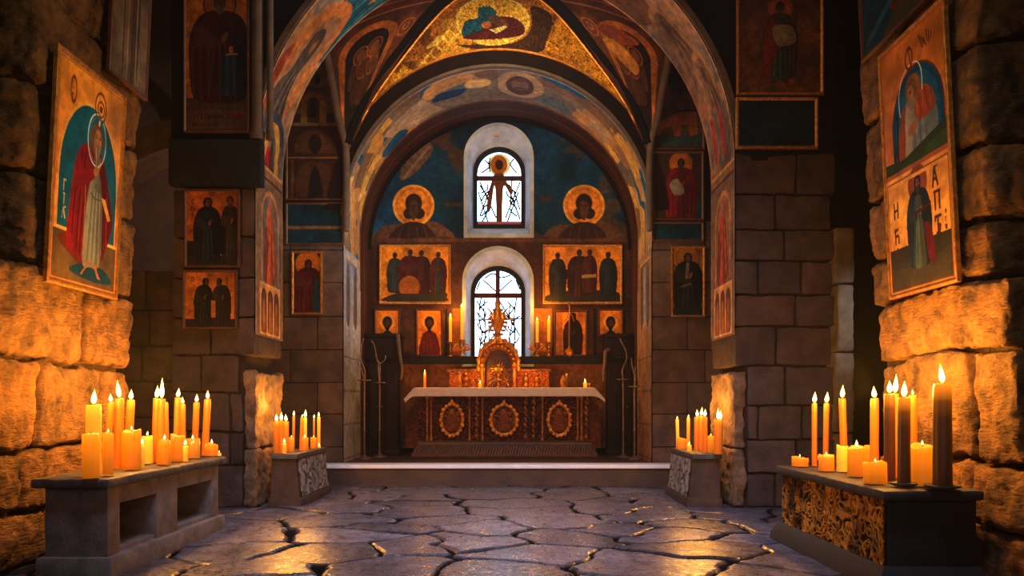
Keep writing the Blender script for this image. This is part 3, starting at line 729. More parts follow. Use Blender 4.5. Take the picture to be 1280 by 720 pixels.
# ---- wall with the apse opening, at the far end of the bay
YB = 11.2; XA = PX(622, YB); RB = 2.15; ZB = 3.65; PLAT = .28
arch_wall('wall_apse_front', XA, RB + .004, ZB, 7.6, -3.7, 3.3, YB, M['dark_mould'])
def jambwall(name, x0, x1, zc, spl):
    b = Blocks()
    for k in range(len(zc) - 1):
        xs = spl[k % len(spl)]
        for a, c in zip(xs[:-1], xs[1:]): b.add(a + .004, c - .004, YB - .02, YB + .3, zc[k] + .004, zc[k + 1] - .004, .015, .008, 3, .06, R.randint(0, 99), skip='Y', tint=tint(R, .7, 1.0, .08))
    b.plain(x0 + .02, x1 - .02, YB + .01, YB + .28, 0, ZB)
    b.build(name, M['stone_mid'])
zj = [0, .5, .96, 1.4, 1.86, 2.32, 2.8, 3.25, 3.66]
jambwall('wall_apse_left', -3.5, XA - RB - .01, zj, [[-3.5, -2.72, XA - RB - .01], [-3.5, -3.1, XA - RB - .01]])
jambwall('wall_apse_right', XA + RB + .01, 3.1, zj, [[XA + RB + .01, 2.45, 3.1], [XA + RB + .01, 2.7, 3.1]])
ring('trim_7', XA, ZB, RB + .03, RB + .235, YB - .05, YB + .02, 4, 176, M['dark_mould'], 60)
ring('trim_8', XA, ZB, RB - .0, RB + .035, YB - .07, YB + .02, 2, 178, M['rib'], 60)

# platform and step
slab('floor_platform', -3.3, 2.9, 10.84, 13.25, -.02, PLAT - .03, M['platform'])
mb = MB(); mb.box(-3.35, 2.95, 10.76, 11.15, PLAT - .05, PLAT, .012); mb.build('trim_9', M['nosing'], kind='structure')
slab('trim_10', -3.33, 2.93, 10.8, 10.86, -.05, PLAT - .05, M['step'])
slab('trim_11', -3.2, 2.8, 11.15, 13.25, PLAT - .03, PLAT - .002, M['platform'])

# apse barrel with its jambs, painted inside
DA = 2.0; HB = (ZB - PLAT) + RB * PI / 2
def apse_half(side):
    c = Cv(DA, HB, 62, (.58, .55, .53)); base = HB - (ZB - PLAT); q = np.random.RandomState(3 if side < 0 else 8)
    band = (c.X < 1.25) & (c.Y < base + .75)
    c.put(band * 1., (.46, .39, .31))
    cols = [(.07, .31, .42), (.78, .55, .22), (.60, .43, .28), (.46, .33, .22), (.70, .50, .26), (.66, .55, .40), (.82, .62, .26), (.34, .38, .38)]
    for k in range(42):
        x, y = q.uniform(.05, 1.15), q.uniform(0, base + .7); a = q.uniform(-.6, .6); L = q.uniform(.3, .8); wd = q.uniform(.08, .26)
        dx, dy = math.sin(a) * wd, L; c.poly([(x - wd, y - dy * .5), (x + wd * .6, y - dy * .6 + dx), (x + wd, y + dy * .4), (x - wd * .5, y + dy * .5 - dx)], cols[q.randint(len(cols))], smooth=k % 3 == 0)
    if side > 0:                                           # portrait roundel near the crown
        c.ell(.55, .32, .46, .36, (.70, .54, .36), .2); c.ell(.58, .32, .34, .21, (.30, .20, .14)); c.ell(.55, .32, .2, .13, (.46, .33, .23)); c.line([(.4, .27), (.4, .37)], .03, (.2, .12, .08)); c.line([(.68, .26), (.68, .38)], .05, (.25, .16, .1))
    else: c.ell(.5, .3, .16, .2, (.86, .66, .30), .4); c.poly([(.6, .5), (.8, .6), (.7, 1.0), (.5, .9)], (.05, .18, .32))
    c.rect(0, 0, .05, base + .8, (.74, .70, .64)); c.rect(1.18, 0, 1.25, base + .8, (.40, .20, .10))
    c.rect(1.25, 0, DA, HB, (.24, .13, .075)); c.rect(1.55, 0, 1.6, HB, (.36, .21, .12))
    # pale jamb: framed painted panel, plain ashlar beneath
    y0 = base + .35
    c.rect(0, y0, 1.2, HB, (.60, .57, .55) if side < 0 else (.58, .42, .30)); c.blotch((.46, .46, .5) if side < 0 else (.44, .30, .2), 1.5, .0, .2, .7, mask=(c.Y > y0) & (c.X < 1.2))
    c.rect(.12, y0 + .1, 1.0, y0 + 1.05, (.36, .42, .50) if side < 0 else (.44, .33, .24)); c.frame(.12, y0 + .1, 1.0, y0 + 1.05, .035, (.70, .52, .28), .4)
    for k in range(3): c.poly([(.25 + .26 * k, y0 + .25), (.38 + .26 * k, y0 + .25), (.42 + .26 * k, y0 + 1.0), (.2 + .26 * k, y0 + 1.0)], (.55, .50, .46) if k % 2 else (.30, .28, .28))
    for k in range(1, 5): c.line([(0, y0 + 1.05 + .48 * k), (1.25, y0 + 1.05 + .48 * k)], .014, (.26, .21, .18))
    c.noise(.3, 3, 5); c.noise(.25, 16, 3)
    c.grid(soffit_fn(XA, RB, ZB, YB - .02, side, HB), 'trim_12' if side < 0 else 'trim_13', M['fresco'], kind='structure', flip=side < 0)
apse_half(-1); apse_half(1)
YW = 13.2                                                 # back wall of the apse
ring('trim_14', XA, ZB, RB - .035, RB + .02, YW - .16, YW, 0, 180, M['dark_mould'], 60)

# picture-plane boards in units of image pixels at depth Y
def planar(px0, py0, Y):
    s = Y / F
    return lambda X, Yc, H: (PX(px0, Y) + X * s, np.full(X.shape, Y) - H, PZ(py0, Y) - Yc * s)

WIN = {1: dict(o=(582, 665, 156, 295), i=(596, 652, 190, 282)), 2: dict(o=(580, 665, 310, 456), i=(593, 652, 338, 447))}
def apse_wall():
    x0, y0, w, h = 452, 120, 344, 440
    c = Cv(w, h, 1.12, (.03, .20, .31)); T = lambda x, y: (x - x0, y - y0)
    c.blotch((.03, .10, .16), .012, .0, .1, .7); c.blotch((.05, .32, .45), .016, .08, .1, .8)
    c.blotch((.30, .17, .11), .022, .07, .06, .85, sx=.6); c.blotch((.36, .22, .13), .03, .14, .05, .7, sx=.5)
    c.poly([T(500, 225), T(510, 195), T(535, 178), T(540, 190), T(520, 215)], (.36, .27, .22)); c.line([T(505, 222), T(536, 184)], 3, (.5, .38, .3))
    for (hx, hy) in ((517, 262), (730, 262)):
        c.poly([T(hx - 46, 302), T(hx - 40, 284), T(hx - 18, 280), T(hx + 18, 276), T(hx + 40, 284), T(hx + 46, 302)], (.36, .23, .15))
        c.ell(*T(hx, hy - 5), 25, 25, (.86, .50, .13), .7); c.ring(*T(hx, hy - 5), 25, 25, 2, (.93, .64, .25), .6); c.ring(*T(hx, hy - 5), 21, 21, .8, (.6, .3, .08), .6)
        c.poly([T(hx - 29, 302), T(hx - 24, 287), T(hx - 8, 278), T(hx + 8, 278), T(hx + 20, 285), T(hx + 26, 302)], (.19, .11, .08))
        for k in range(4): c.line([T(hx - 14 + 9 * k, 283), T(hx - 20 + 13 * k, 301)], 1.3, (.32, .2, .13))
        c.ell(*T(hx, hy - 8), 10.5, 12, (.17, .10, .07)); c.ell(*T(hx - 6, hy + 5), 7, 7, (.16, .10, .07)); c.ell(*T(hx + 7, hy + 5), 7, 7, (.16, .10, .07))
        c.poly([T(hx - 5, hy - 8), T(hx, hy - 12), T(hx + 5, hy - 8), T(hx + 5, hy + 4), T(hx, hy + 14), T(hx - 5, hy + 4)], (.30, .18, .11)); c.line([T(hx - 4, hy - 5), T(hx - 1, hy - 5)], 1.2, DARK); c.line([T(hx + 1, hy - 5), T(hx + 4, hy - 5)], 1.2, DARK); c.line([T(hx, hy - 4), T(hx, hy + 1)], 1, DARK)
    # brown band, then warm plaster
    b = c.Y > 298 - y0 + 2 * np.sin(c.X * .05)
    c.put((b) * 1., (.25, .14, .085)); c.put((c.Y > 448 - y0) * 1., (.46, .27, .15)); c.rect(*T(452, 298), *T(800, 302), (.36, .21, .13))
    c.blotch((.36, .22, .14), .02, .02, .15, .6, mask=c.Y > 300 - y0)
    for x in (556, 566, 676, 742): c.rect(*T(x, 386), *T(x + 3, 445), (.12, .07, .05))
    c.rect(*T(565, 386), *T(582, 445), (.60, .34, .13)); c.rect(*T(664, 386), *T(690, 445), (.60, .34, .13))
    c.noise(.3, .05, 4); c.noise(.25, .3, 3)
    keep = np.ones(c.X.shape, bool)
    for d in WIN.values():
        a, b_, t, bt = d['o']; keep &= c.archmask(a + 3 - x0, b_ - 3 - x0, t + 3 - y0, bt - 3 - y0) < .5
    c.grid(planar(x0, y0, YW), 'wall_apse_back', M['fresco'], keep=keep, kind='structure')
apse_wall()
slab('wall_apse_outer', -3.2, 2.8, 13.56, 13.7, 0, 7.6, M['dark_wall'])

# ---- windows
def arch_loop(a, b, t, bt, Y, n=18, dz=0):
    xa, xb = PX(a, Y), PX(b, Y); r = (xb - xa) / 2; xc = (xa + xb) / 2; zt = PZ(t, Y); zb = PZ(bt, Y); zs = zt - r
    pts = [(xa, Y, zb)] + [(xa, Y, zb + (zs - zb) * k / 4) for k in range(1, 4)]
    pts += [(xc - r * math.cos(PI * k / n), Y, zs + r * math.sin(PI * k / n)) for k in range(n + 1)]
    pts += [(xb, Y, zb + (zs - zb) * k / 4) for k in (3, 2, 1)] + [(xb, Y, zb)]
    return pts
def grow(lp, d, Y=None):
    c = Vector((sum(p[0] for p in lp) / len(lp), 0, sum(p[2] for p in lp) / len(lp))); zz = [p[2] for p in lp]; xx = [p[0] for p in lp]
    sx = 1 + 2 * d / (max(xx) - min(xx)); sz = 1 + 2 * d / (max(zz) - min(zz)); mz = (max(zz) + min(zz)) / 2; mx = (max(xx) + min(xx)) / 2
    return [(mx + (p[0] - mx) * sx, p[1] if Y is None else Y, mz + (p[2] - mz) * sz) for p in lp]

def strokes(mb, segs, rad, Y):
    for s in segs:
        pts = [(PX(x, Y), Y, PZ(y, Y)) for x, y in s]
        if len(pts) > 2: pts = [tuple(p) for p in catmull(pts, False, 4)]
        mb.tube(pts, rad, 6)

def window(k, lead_segs, bars):
    d = WIN[k]; out = arch_loop(*d['o'], YW - .012); inn = arch_loop(*d['i'], 13.5)
    mb = MB(); mb.loft([grow(out, .03, YW + .02), grow(out, .03, YW - .03), grow(out, -.03, YW - .03), grow(inn, .05, 13.46), grow(inn, .05, 13.56)])
    w = mb.build('window_%d' % k, M['reveal'], kind='structure')
    mb = MB(); mb.loft([grow(inn, .07, 13.5), grow(inn, .07, 13.44), grow(inn, .02, 13.43), grow(inn, -.012, 13.45), grow(inn, -.012, 13.5)]); mb.build('frame', M['winframe'], w)
    ip = arch_loop(*d['i'], 13.5); mb = MB(); mb.add(ip, [tuple(range(len(ip)))]); mb.build('pane', M['pane'], w)
    mb = MB(); strokes(mb, lead_segs, .0135, 13.482); mb.build('lead_tracery', M['lead'], w)
    mb = MB()
    for (a, b, c, e) in bars: mb.box(PX(a, 13.47), PX(b, 13.47), 13.455, 13.49, PZ(e, 13.47), PZ(c, 13.47), .006)
    mb.build('crossbar', M['barwood'], w)
    return w
q = random.Random(4)
def twig(x, y0, y1, side):
    pts = [(x + q.uniform(-2, 2), y0 + (y1 - y0) * k / 5) for k in range(6)]
    out = [pts]
    for k in (1, 2, 3, 4): out.append([pts[k], (pts[k][0] + side * q.uniform(4, 9), pts[k][1] - q.uniform(4, 9)), (pts[k][0] + side * q.uniform(6, 11), pts[k][1] - q.uniform(9, 14))])
    return out
seg1 = [[(600, 228), (620, 272)], [(598, 240), (610, 278)], [(616, 226), (600, 270)], [(600, 282), (612, 255), (600, 232)], [(650, 228), (632, 272)], [(648, 240), (634, 278)], [(632, 226), (650, 274)], [(602, 216), (612, 208), (606, 200)], [(646, 216), (638, 206), (642, 199)], [(612, 216), (612, 196)], [(642, 238), (650, 262)], [(640, 222), (638, 256)]] + twig(603, 280, 232, 1)[1:] + twig(645, 280, 232, -1)[1:]
w1 = window(1, seg1, [(596, 652, 220, 226), (596, 652, 277, 281)])
# figure of coloured glass in the upper window
def glass_piece(name, pts, col, estr, Y, parent, smooth=True):
    p = catmull(pts) if smooth else pts; V = [(PX(x, Y), Y, PZ(y, Y)) for x, y in p]
    mb = MB(); mb.prism([(v[0], v[2]) for v in V], Y, Y + .008)
    return mb.build(name, mat('glass_' + name, col, tuple(x * .6 for x in col), .9, nscale=20, bump=.1, spec=.02, emit=col, estr=estr), parent)
def oval(cx, cy, rx, ry, n=20): return [(cx + rx * math.cos(2 * PI * k / n), cy + ry * math.sin(2 * PI * k / n)) for k in range(n)]
glass_piece('outer_halo', oval(624, 206, 14, 14), (.84, .80, .55), .6, 13.484, w1)
glass_piece('halo', oval(623.5, 206, 10.5, 12), (.62, .32, .04), .3, 13.474, w1)
glass_piece('head', oval(624, 206, 5, 6), (.25, .07, .05), .15, 13.464, w1)
glass_piece('robe', [(619, 217), (629, 217), (631, 224), (641, 238), (638, 243), (630, 232), (628, 255), (627, 281), (621, 281), (620, 255), (618, 232), (613, 262), (608, 262), (612, 236), (616, 222)], (.40, .19, .06), .28, 13.464, w1)
glass_piece('sill_glass', [(597, 277), (651, 277), (651, 281.5), (597, 281.5)], (.62, .28, .30), .4, 13.452, w1, False)
mb = MB(); mb.ball((PX(620, 13.24), 13.30, PZ(166, 13.24)), .05, 10, 1.6, .5, 1); mb.ball((PX(628, 13.24), 13.28, PZ(163, 13.24)), .04, 10, 1.8, .6, .8); mb.build('gilt_ornament', M['gilt'], w1)
seg2 = [[(622, 366), (604, 350)], [(622, 366), (640, 350)], [(606, 348), (616, 342), (626, 347), (638, 344)], [(594, 400), (652, 398)], [(622, 372), (650, 420)], [(600, 352), (596, 362)], [(645, 350), (650, 362)]] + twig(601, 446, 372, 1) + twig(606, 446, 375, -1) + twig(644, 446, 372, -1) + twig(638, 446, 380, 1) + twig(613, 446, 395, 1)
w2 = window(2, seg2, [(593, 652, 366.5, 372.5), (619.5, 625, 338, 447)])
# reveal sill under the lower window
slab('trim_15', PX(582, YW), PX(663, YW), 13.12, 13.46, PZ(455, YW), PZ(450, YW), M['nosing'])

# ---- golden tympanum over the apse arch
def tymp():
    x0, y0, w, h = 432, -40, 380, 228; Y = YB - .045
    c = Cv(w, h, 1.25, (.60, .36, .10), .85); T = lambda x, y: (x - x0, y - y0)
    c.blotch((.82, .56, .16), .03, .0, .12, .9, gold=.9); c.blotch((.30, .17, .06), .05, .06, .08, .8, gold=.6)
    c.poly([T(700, 20), T(690, 45), T(682, 62), T(740, 90), T(800, 180), T(812, 190), T(780, 110), T(730, 45)], (.80, .50, .10), .9)
    c.poly([T(664, 8), T(690, 20), T(684, 50), T(670, 66), T(600, 62), T(575, 56), T(640, 54), T(664, 35)], (.22, .13, .06), .5)
    for k in range(14):
        x, y = 470 + 8 * k, 150 - 10 * k
        c.ring(*T(x + 12, y - 4), 7, 7, 1.6, (.90, .66, .26), .9); c.line([T(x, y), T(x + 14, y - 16)], 1.4, (.92, .7, .3), .9)
    for k in range(5): c.line([T(534 + 3 * k, 60 - k), T(548 + 2 * k, 46)], 2.2, (.95, .72, .30), .9)
    for k in range(4): c.line([T(560 + 3 * k, 54 - 2 * k), T(574, 40 - k)], 1.8, (.93, .7, .3), .9)
    c.ell(*T(616, 26), 45, 30, (.90, .62, .20), .9); c.ring(*T(616, 26), 45, 30, 2, (.98, .78, .40), .9)
    c.poly([T(577, 42), T(582, 26), T(597, 22), T(598, 10), T(612, 8), T(620, 14), T(622, 20), T(642, 22), T(655, 32), T(652, 44), T(620, 49), T(586, 49)], (.05, .27, .36))
    c.poly([T(580, 46), T(605, 36), T(622, 22), T(640, 22), T(655, 33), T(652, 44), T(620, 49), T(586, 49)], (.28, .07, .08))
    c.poly([T(610, 20), T(622, 22), T(636, 30), T(630, 36), T(618, 30)], (.33, .20, .12)); c.ell(*T(608, 31), 6, 4.5, (.62, .34, .18)); c.poly([T(612, 37), T(632, 32), T(634, 35), T(620, 42)], (.85, .72, .42), smooth=False)
    c.noise(1.1, 1.0, 2); c.noise(.3, .08, 3)  # strong fine noise paints the sparkle of the gold into its colour
    dy, dx = c.Y + y0, np.abs(c.X + x0 - 622.5)
    outer = np.interp(dx, [0, 52, 77, 107, 150, 181, 186], [-36, 0, 22, 58, 116, 172, 184])
    r = np.hypot(dx, dy - 277)
    keep = (dy > outer) & (r > 2.385 / YB * F)
    c.grid(planar(x0, y0, Y), 'trim_16', M['mosaic'], keep=keep, kind='structure')
    for sgn in (-1, 1):
        pts = [(622.5 + sgn * a, b) for a, b in ((0, -36), (52, 0), (77, 22), (107, 58), (150, 116), (181, 172), (186, 184))]
        P = catmull(pts, False, 6); mb = MB(); mb.tube([(PX(x, Y), Y - .01, PZ(y, Y)) for x, y in P], .022, 8)
        mb.build('trim_17' if sgn < 0 else 'trim_18', M['gilt'], kind='structure')
        P2 = catmull([(622.5 + sgn * (a + 9 * min(1, (190 - b) / 60.)), b - 5) for a, b in ((0, -38), (52, 0), (77, 22), (107, 58), (150, 116), (181, 172), (186, 186))], False, 6)
        mb = MB(); mb.tube([(PX(x, Y), Y - .05, PZ(y, Y)) for x, y in P2], .07, 8); mb.build('trim_19' if sgn < 0 else 'trim_20', M['dark_wall'], kind='structure')
    ring('trim_21', XA, ZB, 2.372, 2.40, Y - .03, Y + .03, 27, 153, M['gilt'], 60)
tymp()

# ---- painted vault webs left and right of the tympanum
def web(side):
    A = np.array([(622.5 + side * a, b) for a, b in ((187, 190), (160, 130), (120, 68), (86, 20), (60, -8), (20, -40))])
    B = np.array([(622.5 + side * a, b) for a, b in ((190, 190), (199, 150), (206, 110), (213, 75), (220, 40), (235, -20))])
    YBs = np.array([11.12, 10.95, 10.7, 10.4, 10.05, 9.55]); YAs = np.full(6, 11.13)
    t = np.linspace(0, 1, 6)
    c = Cv(110, 200, 1.3, (.26, .14, .085))
    c.blotch((.38, .20, .10), .02, .0, .15, .8)
    # roundel with a group of figures
    c.put(c.archmask(10, 78, 62, 180), (.58, .33, .13), .3); c.put(c.archmask(18, 70, 72, 190), (.11, .075, .065))
    for (x, y, r_, k) in ((38, 100, 8, (.34, .20, .12)), (54, 96, 8, (.42, .25, .14)), (46, 116, 9, (.3, .17, .1)), (60, 118, 7, (.36, .21, .13))):
        c.poly([(x - r_, y + 4), (x + r_, y + 4), (x + 1.7 * r_, y + 34), (x - 1.7 * r_, y + 34)], mixc(k, (.12, .06, .05), .35)); c.ell(x, y, r_ * .75, r_, k); c.ring(x, y, r_ * 1.1, r_ * 1.3, 1.4, (.5, .28, .12))
    if side > 0: c.poly([(36, 110), (60, 92), (78, 96), (70, 112), (44, 124)], (.66, .42, .18)); c.poly([(30, 80), (62, 72), (80, 86), (52, 92)], (.5, .24, .13))
    c.ring(86, 84, 8, 10, 2, (.55, .34, .18)); c.ring(86, 84, 3, 4, 1.5, (.55, .34, .18))
    c.rect(0, 40, 110, 52, (.30, .15, .08)); c.line([(0, 52), (110, 50)], 2, (.56, .36, .2)); c.line([(0, 40), (110, 38)], 2, (.5, .3, .17))
    for k in range(5): c.line([(5 + 22 * k, 36), (22 + 22 * k, 4)], 2, (.40, .22, .12)); c.ell(16 + 21 * k, 20, 6, 9, (.34, .18, .1))
    c.noise(.4, .06, 4); c.noise(.3, .3, 3)
    if side > 0: pass
    def fn(X, Y, H):
        tt = 1 - Y / 200.; u = X / 110.
        g = lambda arr: np.interp(tt, t, arr)
        sm = lambda k, arr: g(arr[:, k])
        ax, az = PX(sm(0, A), g(YAs)), PZ(sm(1, A), g(YAs)); bx, bz = PX(sm(0, B), g(YBs)), PZ(sm(1, B), g(YBs))
        return (bx + (ax - bx) * u, g(YBs) + (g(YAs) - g(YBs)) * u, bz + (az - bz) * u + .12 * np.sin(PI * u) * tt)
    c.grid(fn, 'ceiling_vault_left' if side < 0 else 'ceiling_vault_right', M['fresco'], kind='structure')
    mb = MB(); P = [(PX(x, y_), y_, PZ(z_, y_)) for (x, z_), y_ in zip(B, YBs)]
    P = [(P[0][0], P[0][1], P[0][2] - 1.1)] + P
    mb.tube([tuple(p) for p in catmull(P, False, 6)], .05, 10); mb.build('trim_22' if side < 0 else 'trim_23', M['rib'], kind='structure')
web(-1); web(1)
# ================================================================== PAINTINGS
def front_icon(name, label, cat, px, Y, draw, res=1.3, base=GOLD, fw=2.2, fmat='framegilt', pm='paint', group=None, thick=.03, gold=.85, frame=True, wob=(.25, .09)):
    """board on a wall that faces the visitor; picture units are image pixels at depth Y"""
    x0, x1, y0, y1 = px; s = Y / F
    c = Cv(x1 - x0, y1 - y0, res, base, gold)
    if gold: c.noise(.3, .12); c.blotch(mixc(base, BROWN, .5), .05, .08, .2, .5, gold=gold * .7)
    draw(c); c.noise(wob[0], wob[1], 4); c.noise(.22, .5, 3)
    return icon(name, label, cat, c, (PX(x0, Y), Y, PZ(y0, Y)), (s, 0, 0), (0, 0, -s), (0, -1, 0), fw=fw * s, fd=.02, fmat=fmat, pm=pm, group=group, thick=thick, frame=frame) if False else _ficon(name, label, cat, c, px, Y, fw, fmat, pm, group, thick, frame)

def _ficon(name, label, cat, c, px, Y, fw, fmat, pm, group, thick, frame):
    s = Y / F; x0, x1, y0, y1 = px; xa, xb, za, zb = PX(x0, Y), PX(x1, Y), PZ(y0, Y), PZ(y1, Y)
    root = thing(name, label, cat, ((xa + xb) / 2, Y, zb), group)
    c.grid(lambda X, Yc, H: (xa + X * s, np.full(X.shape, Y - thick), za - Yc * s), 'painted_panel', M[pm], root, back=(0, thick, 0))
    if frame:
        f = fw * s; mb = MB(); loops = []
        for (e, h) in ((f * .35, 0), (f * .35, thick + .012), (f * .15, thick + .02), (-f * .35, thick + .02), (-f * .5, thick + .014), (-f, thick + .007), (-f, thick - .002)):
            loops.append([(x, Y - h, z) for x, z in ((xa - e, za + e), (xb + e, za + e), (xb + e, zb - e), (xa - e, zb - e))])
        mb.loft(loops); mb.build('frame', M[fmat], root)
    return root

# near left icon: old man in a red mantle under a blue arch
def near_left_icon():
    c = Cv(.935, 1.575, 215, (.92, .60, .19), .85)
    c.noise(.35, 5); c.blotch((.55, .29, .08), 3.5, .05, .2, .6, gold=.7)
    mk = c.archmask(.075, .865, .24, 1.24); mk = mk * 1.
    c.put(((np.abs(c.X - .47) / .395) ** 2 + (np.clip(.80 - c.Y, 0, None) / .56) ** 2 < 1) * (c.Y < 1.24) * 1., (.02, .32, .43))
    c.blotch((.04, .40, .52), 4, .05, .2, .4, mask=(c.a[..., 3] < .3) * 1.); c.blotch((.02, .15, .22), 3, .05, .2, .5, mask=(c.a[..., 3] < .3) * 1.)
    d = np.sqrt((np.abs(c.X - .47) / .395) ** 2 + (np.clip(.80 - c.Y, 0, None) / .56) ** 2)
    c.put((np.abs(d - 1) < .022) * (c.Y < 1.24) * 1., (.93, .68, .24), .8)
    c.rect(.04, 1.19, .9, 1.56, (.30, .24, .14)); c.blotch((.40, .30, .15), 5, .0, .2, .6, mask=(c.Y > 1.19)); c.rect(.04, 1.18, .9, 1.205, (.93, .70, .26), .8)
    c.poly([(.1, 1.26), (.34, 1.18), (.6, 1.36), (.5, 1.44), (.28, 1.36)], (.34, .13, .07))
    c.poly([(.26, 1.46), (.42, 1.39), (.72, 1.39), (.84, 1.48), (.55, 1.50)], (.04, .20, .30))
    # mantle, robe
    x = .5
    c.poly([(.44, .52), (.33, .58), (.27, .7), (.23, .95), (.20, 1.24), (.24, 1.32), (.44, 1.38), (.64, 1.38), (.76, 1.2), (.82, 1.04), (.78, .88), (.70, .68), (.62, .56)], (.38, .05, .06), shade=.22)
    c.poly([(.48, .78), (.44, 1.0), (.42, 1.37), (.53, 1.40), (.66, 1.37), (.67, 1.1), (.65, .86), (.60, .70), (.53, .68)], (.40, .42, .38), shade=.2)
    for k in range(7): c.line([(.50 + .02 * k, .84), (.45 + .032 * k, 1.36)], .008, (.26, .28, .26) if k % 2 else (.50, .52, .47), smooth=False)
    c.line([(.49, .86), (.56, .89), (.66, .88)], .01, (.24, .25, .24), smooth=True)
    for (a, b) in (((.36, .6), (.27, 1.2)), ((.41, .6), (.33, 1.3)), ((.44, .8), (.38, 1.34)), ((.66, .66), (.74, 1.1)), ((.70, .8), (.70, 1.28))): c.line([a, ((a[0] + b[0]) / 2 - .02, (a[1] + b[1]) / 2), b], .012, (.20, .025, .03), smooth=True)
    for (a, b) in (((.34, .66), (.29, 1.1)), ((.38, .72), (.36, 1.24)), ((.72, .84), (.74, 1.2))): c.line([a, b], .010, (.58, .12, .10))
    c.line([(.42, .8), (.43, 1.37)], .012, (.58, .38, .24)); c.line([(.43, 1.375), (.65, 1.375)], .012, (.55, .34, .22))
    c.poly([(.64, .86), (.70, .86), (.79, 1.0), (.75, 1.02)], (.72, .55, .28), smooth=False)
    c.poly([(.30, .8), (.5, .68), (.56, .66), (.56, .72), (.46, .8), (.32, .88)], (.44, .07, .07))
    c.poly([(.52, .69), (.585, .61), (.605, .58), (.61, .64), (.585, .70), (.54, .73)], (.66, .42, .26)); c.line([(.56, .66), (.60, .60)], .006, (.4, .22, .12))
    # head and halo
    c.ring(.545, .465, .125, .19, .008, (.80, .90, .92)); c.ring(.545, .465, .105, .165, .008, (.25, .45, .5))
    c.ell(.54, .46, .085, .115, (.42, .24, .10), .3); c.ell(.55, .44, .066, .10, (.36, .25, .17)); c.ell(.56, .46, .045, .08, (.60, .42, .27))
    c.poly([(.505, .47), (.52, .56), (.555, .69), (.585, .58), (.605, .48), (.565, .50)], (.45, .40, .34)); c.line([(.54, .52), (.555, .66)], .008, (.62, .57, .5)); c.line([(.565, .52), (.565, .64)], .006, (.3, .26, .22))
    for sg in (-1, 1): c.line([(.562 + sg * .012, .445), (.562 + sg * .034, .445)], .009, DARK); c.line([(.562 + sg * .010, .425), (.562 + sg * .036, .43)], .006, (.3, .2, .14))
    c.line([(.565, .45), (.575, .49)], .006, (.36, .2, .12)); c.line([(.55, .508), (.58, .508)], .006, (.35, .13, .1))
    for sg in (-1, 1): c.poly([(.53 + sg * .05, 1.385), (.56 + sg * .05, 1.385), (.55 + sg * .13, 1.47), (.52 + sg * .12, 1.47)], (.56, .36, .22), smooth=False)
    # medallion and lettering on the gold
    c.ring(.575, .215, .075, .105, .014, (.38, .17, .07)); c.ring(.58, .225, .045, .055, .012, (.38, .17, .07)); c.ell(.58, .225, .02, .026, (.34, .14, .06)); c.line([(.57, .32), (.565, .345)], .02, (.86, .8, .66))
    c.ring(.21, .215, .035, .085, .012, (.40, .18, .07)); glyphs(c, .19, .16, .05, (.36, .15, .06), ['S', 'e'])
    glyphs(c, .14, .86, .07, (.66, .66, .5), ['G', 'I', 'A'], .012); glyphs(c, .14, 1.08, .05, (.16, .32, .36), ['o'])
    c.frame(0, 0, .935, 1.575, .04, (.86, .56, .18), .9); c.frame(.038, .038, .897, 1.537, .008, (.45, .22, .08), .5)
    c.noise(.25, 9, 4)
    n = Vector((1, 0, .05)).normalized(); uz = Vector((-.05, 0, -1)).normalized()
    icon('icon_painting', 'tall gold icon of a bearded old man in a red mantle under a blue arch', 'icon', c, (-3.10 + .05, 5.34, 3.50), (0, 1, 0), uz, n, fw=.028, fd=.010, thick=.022)
near_left_icon()

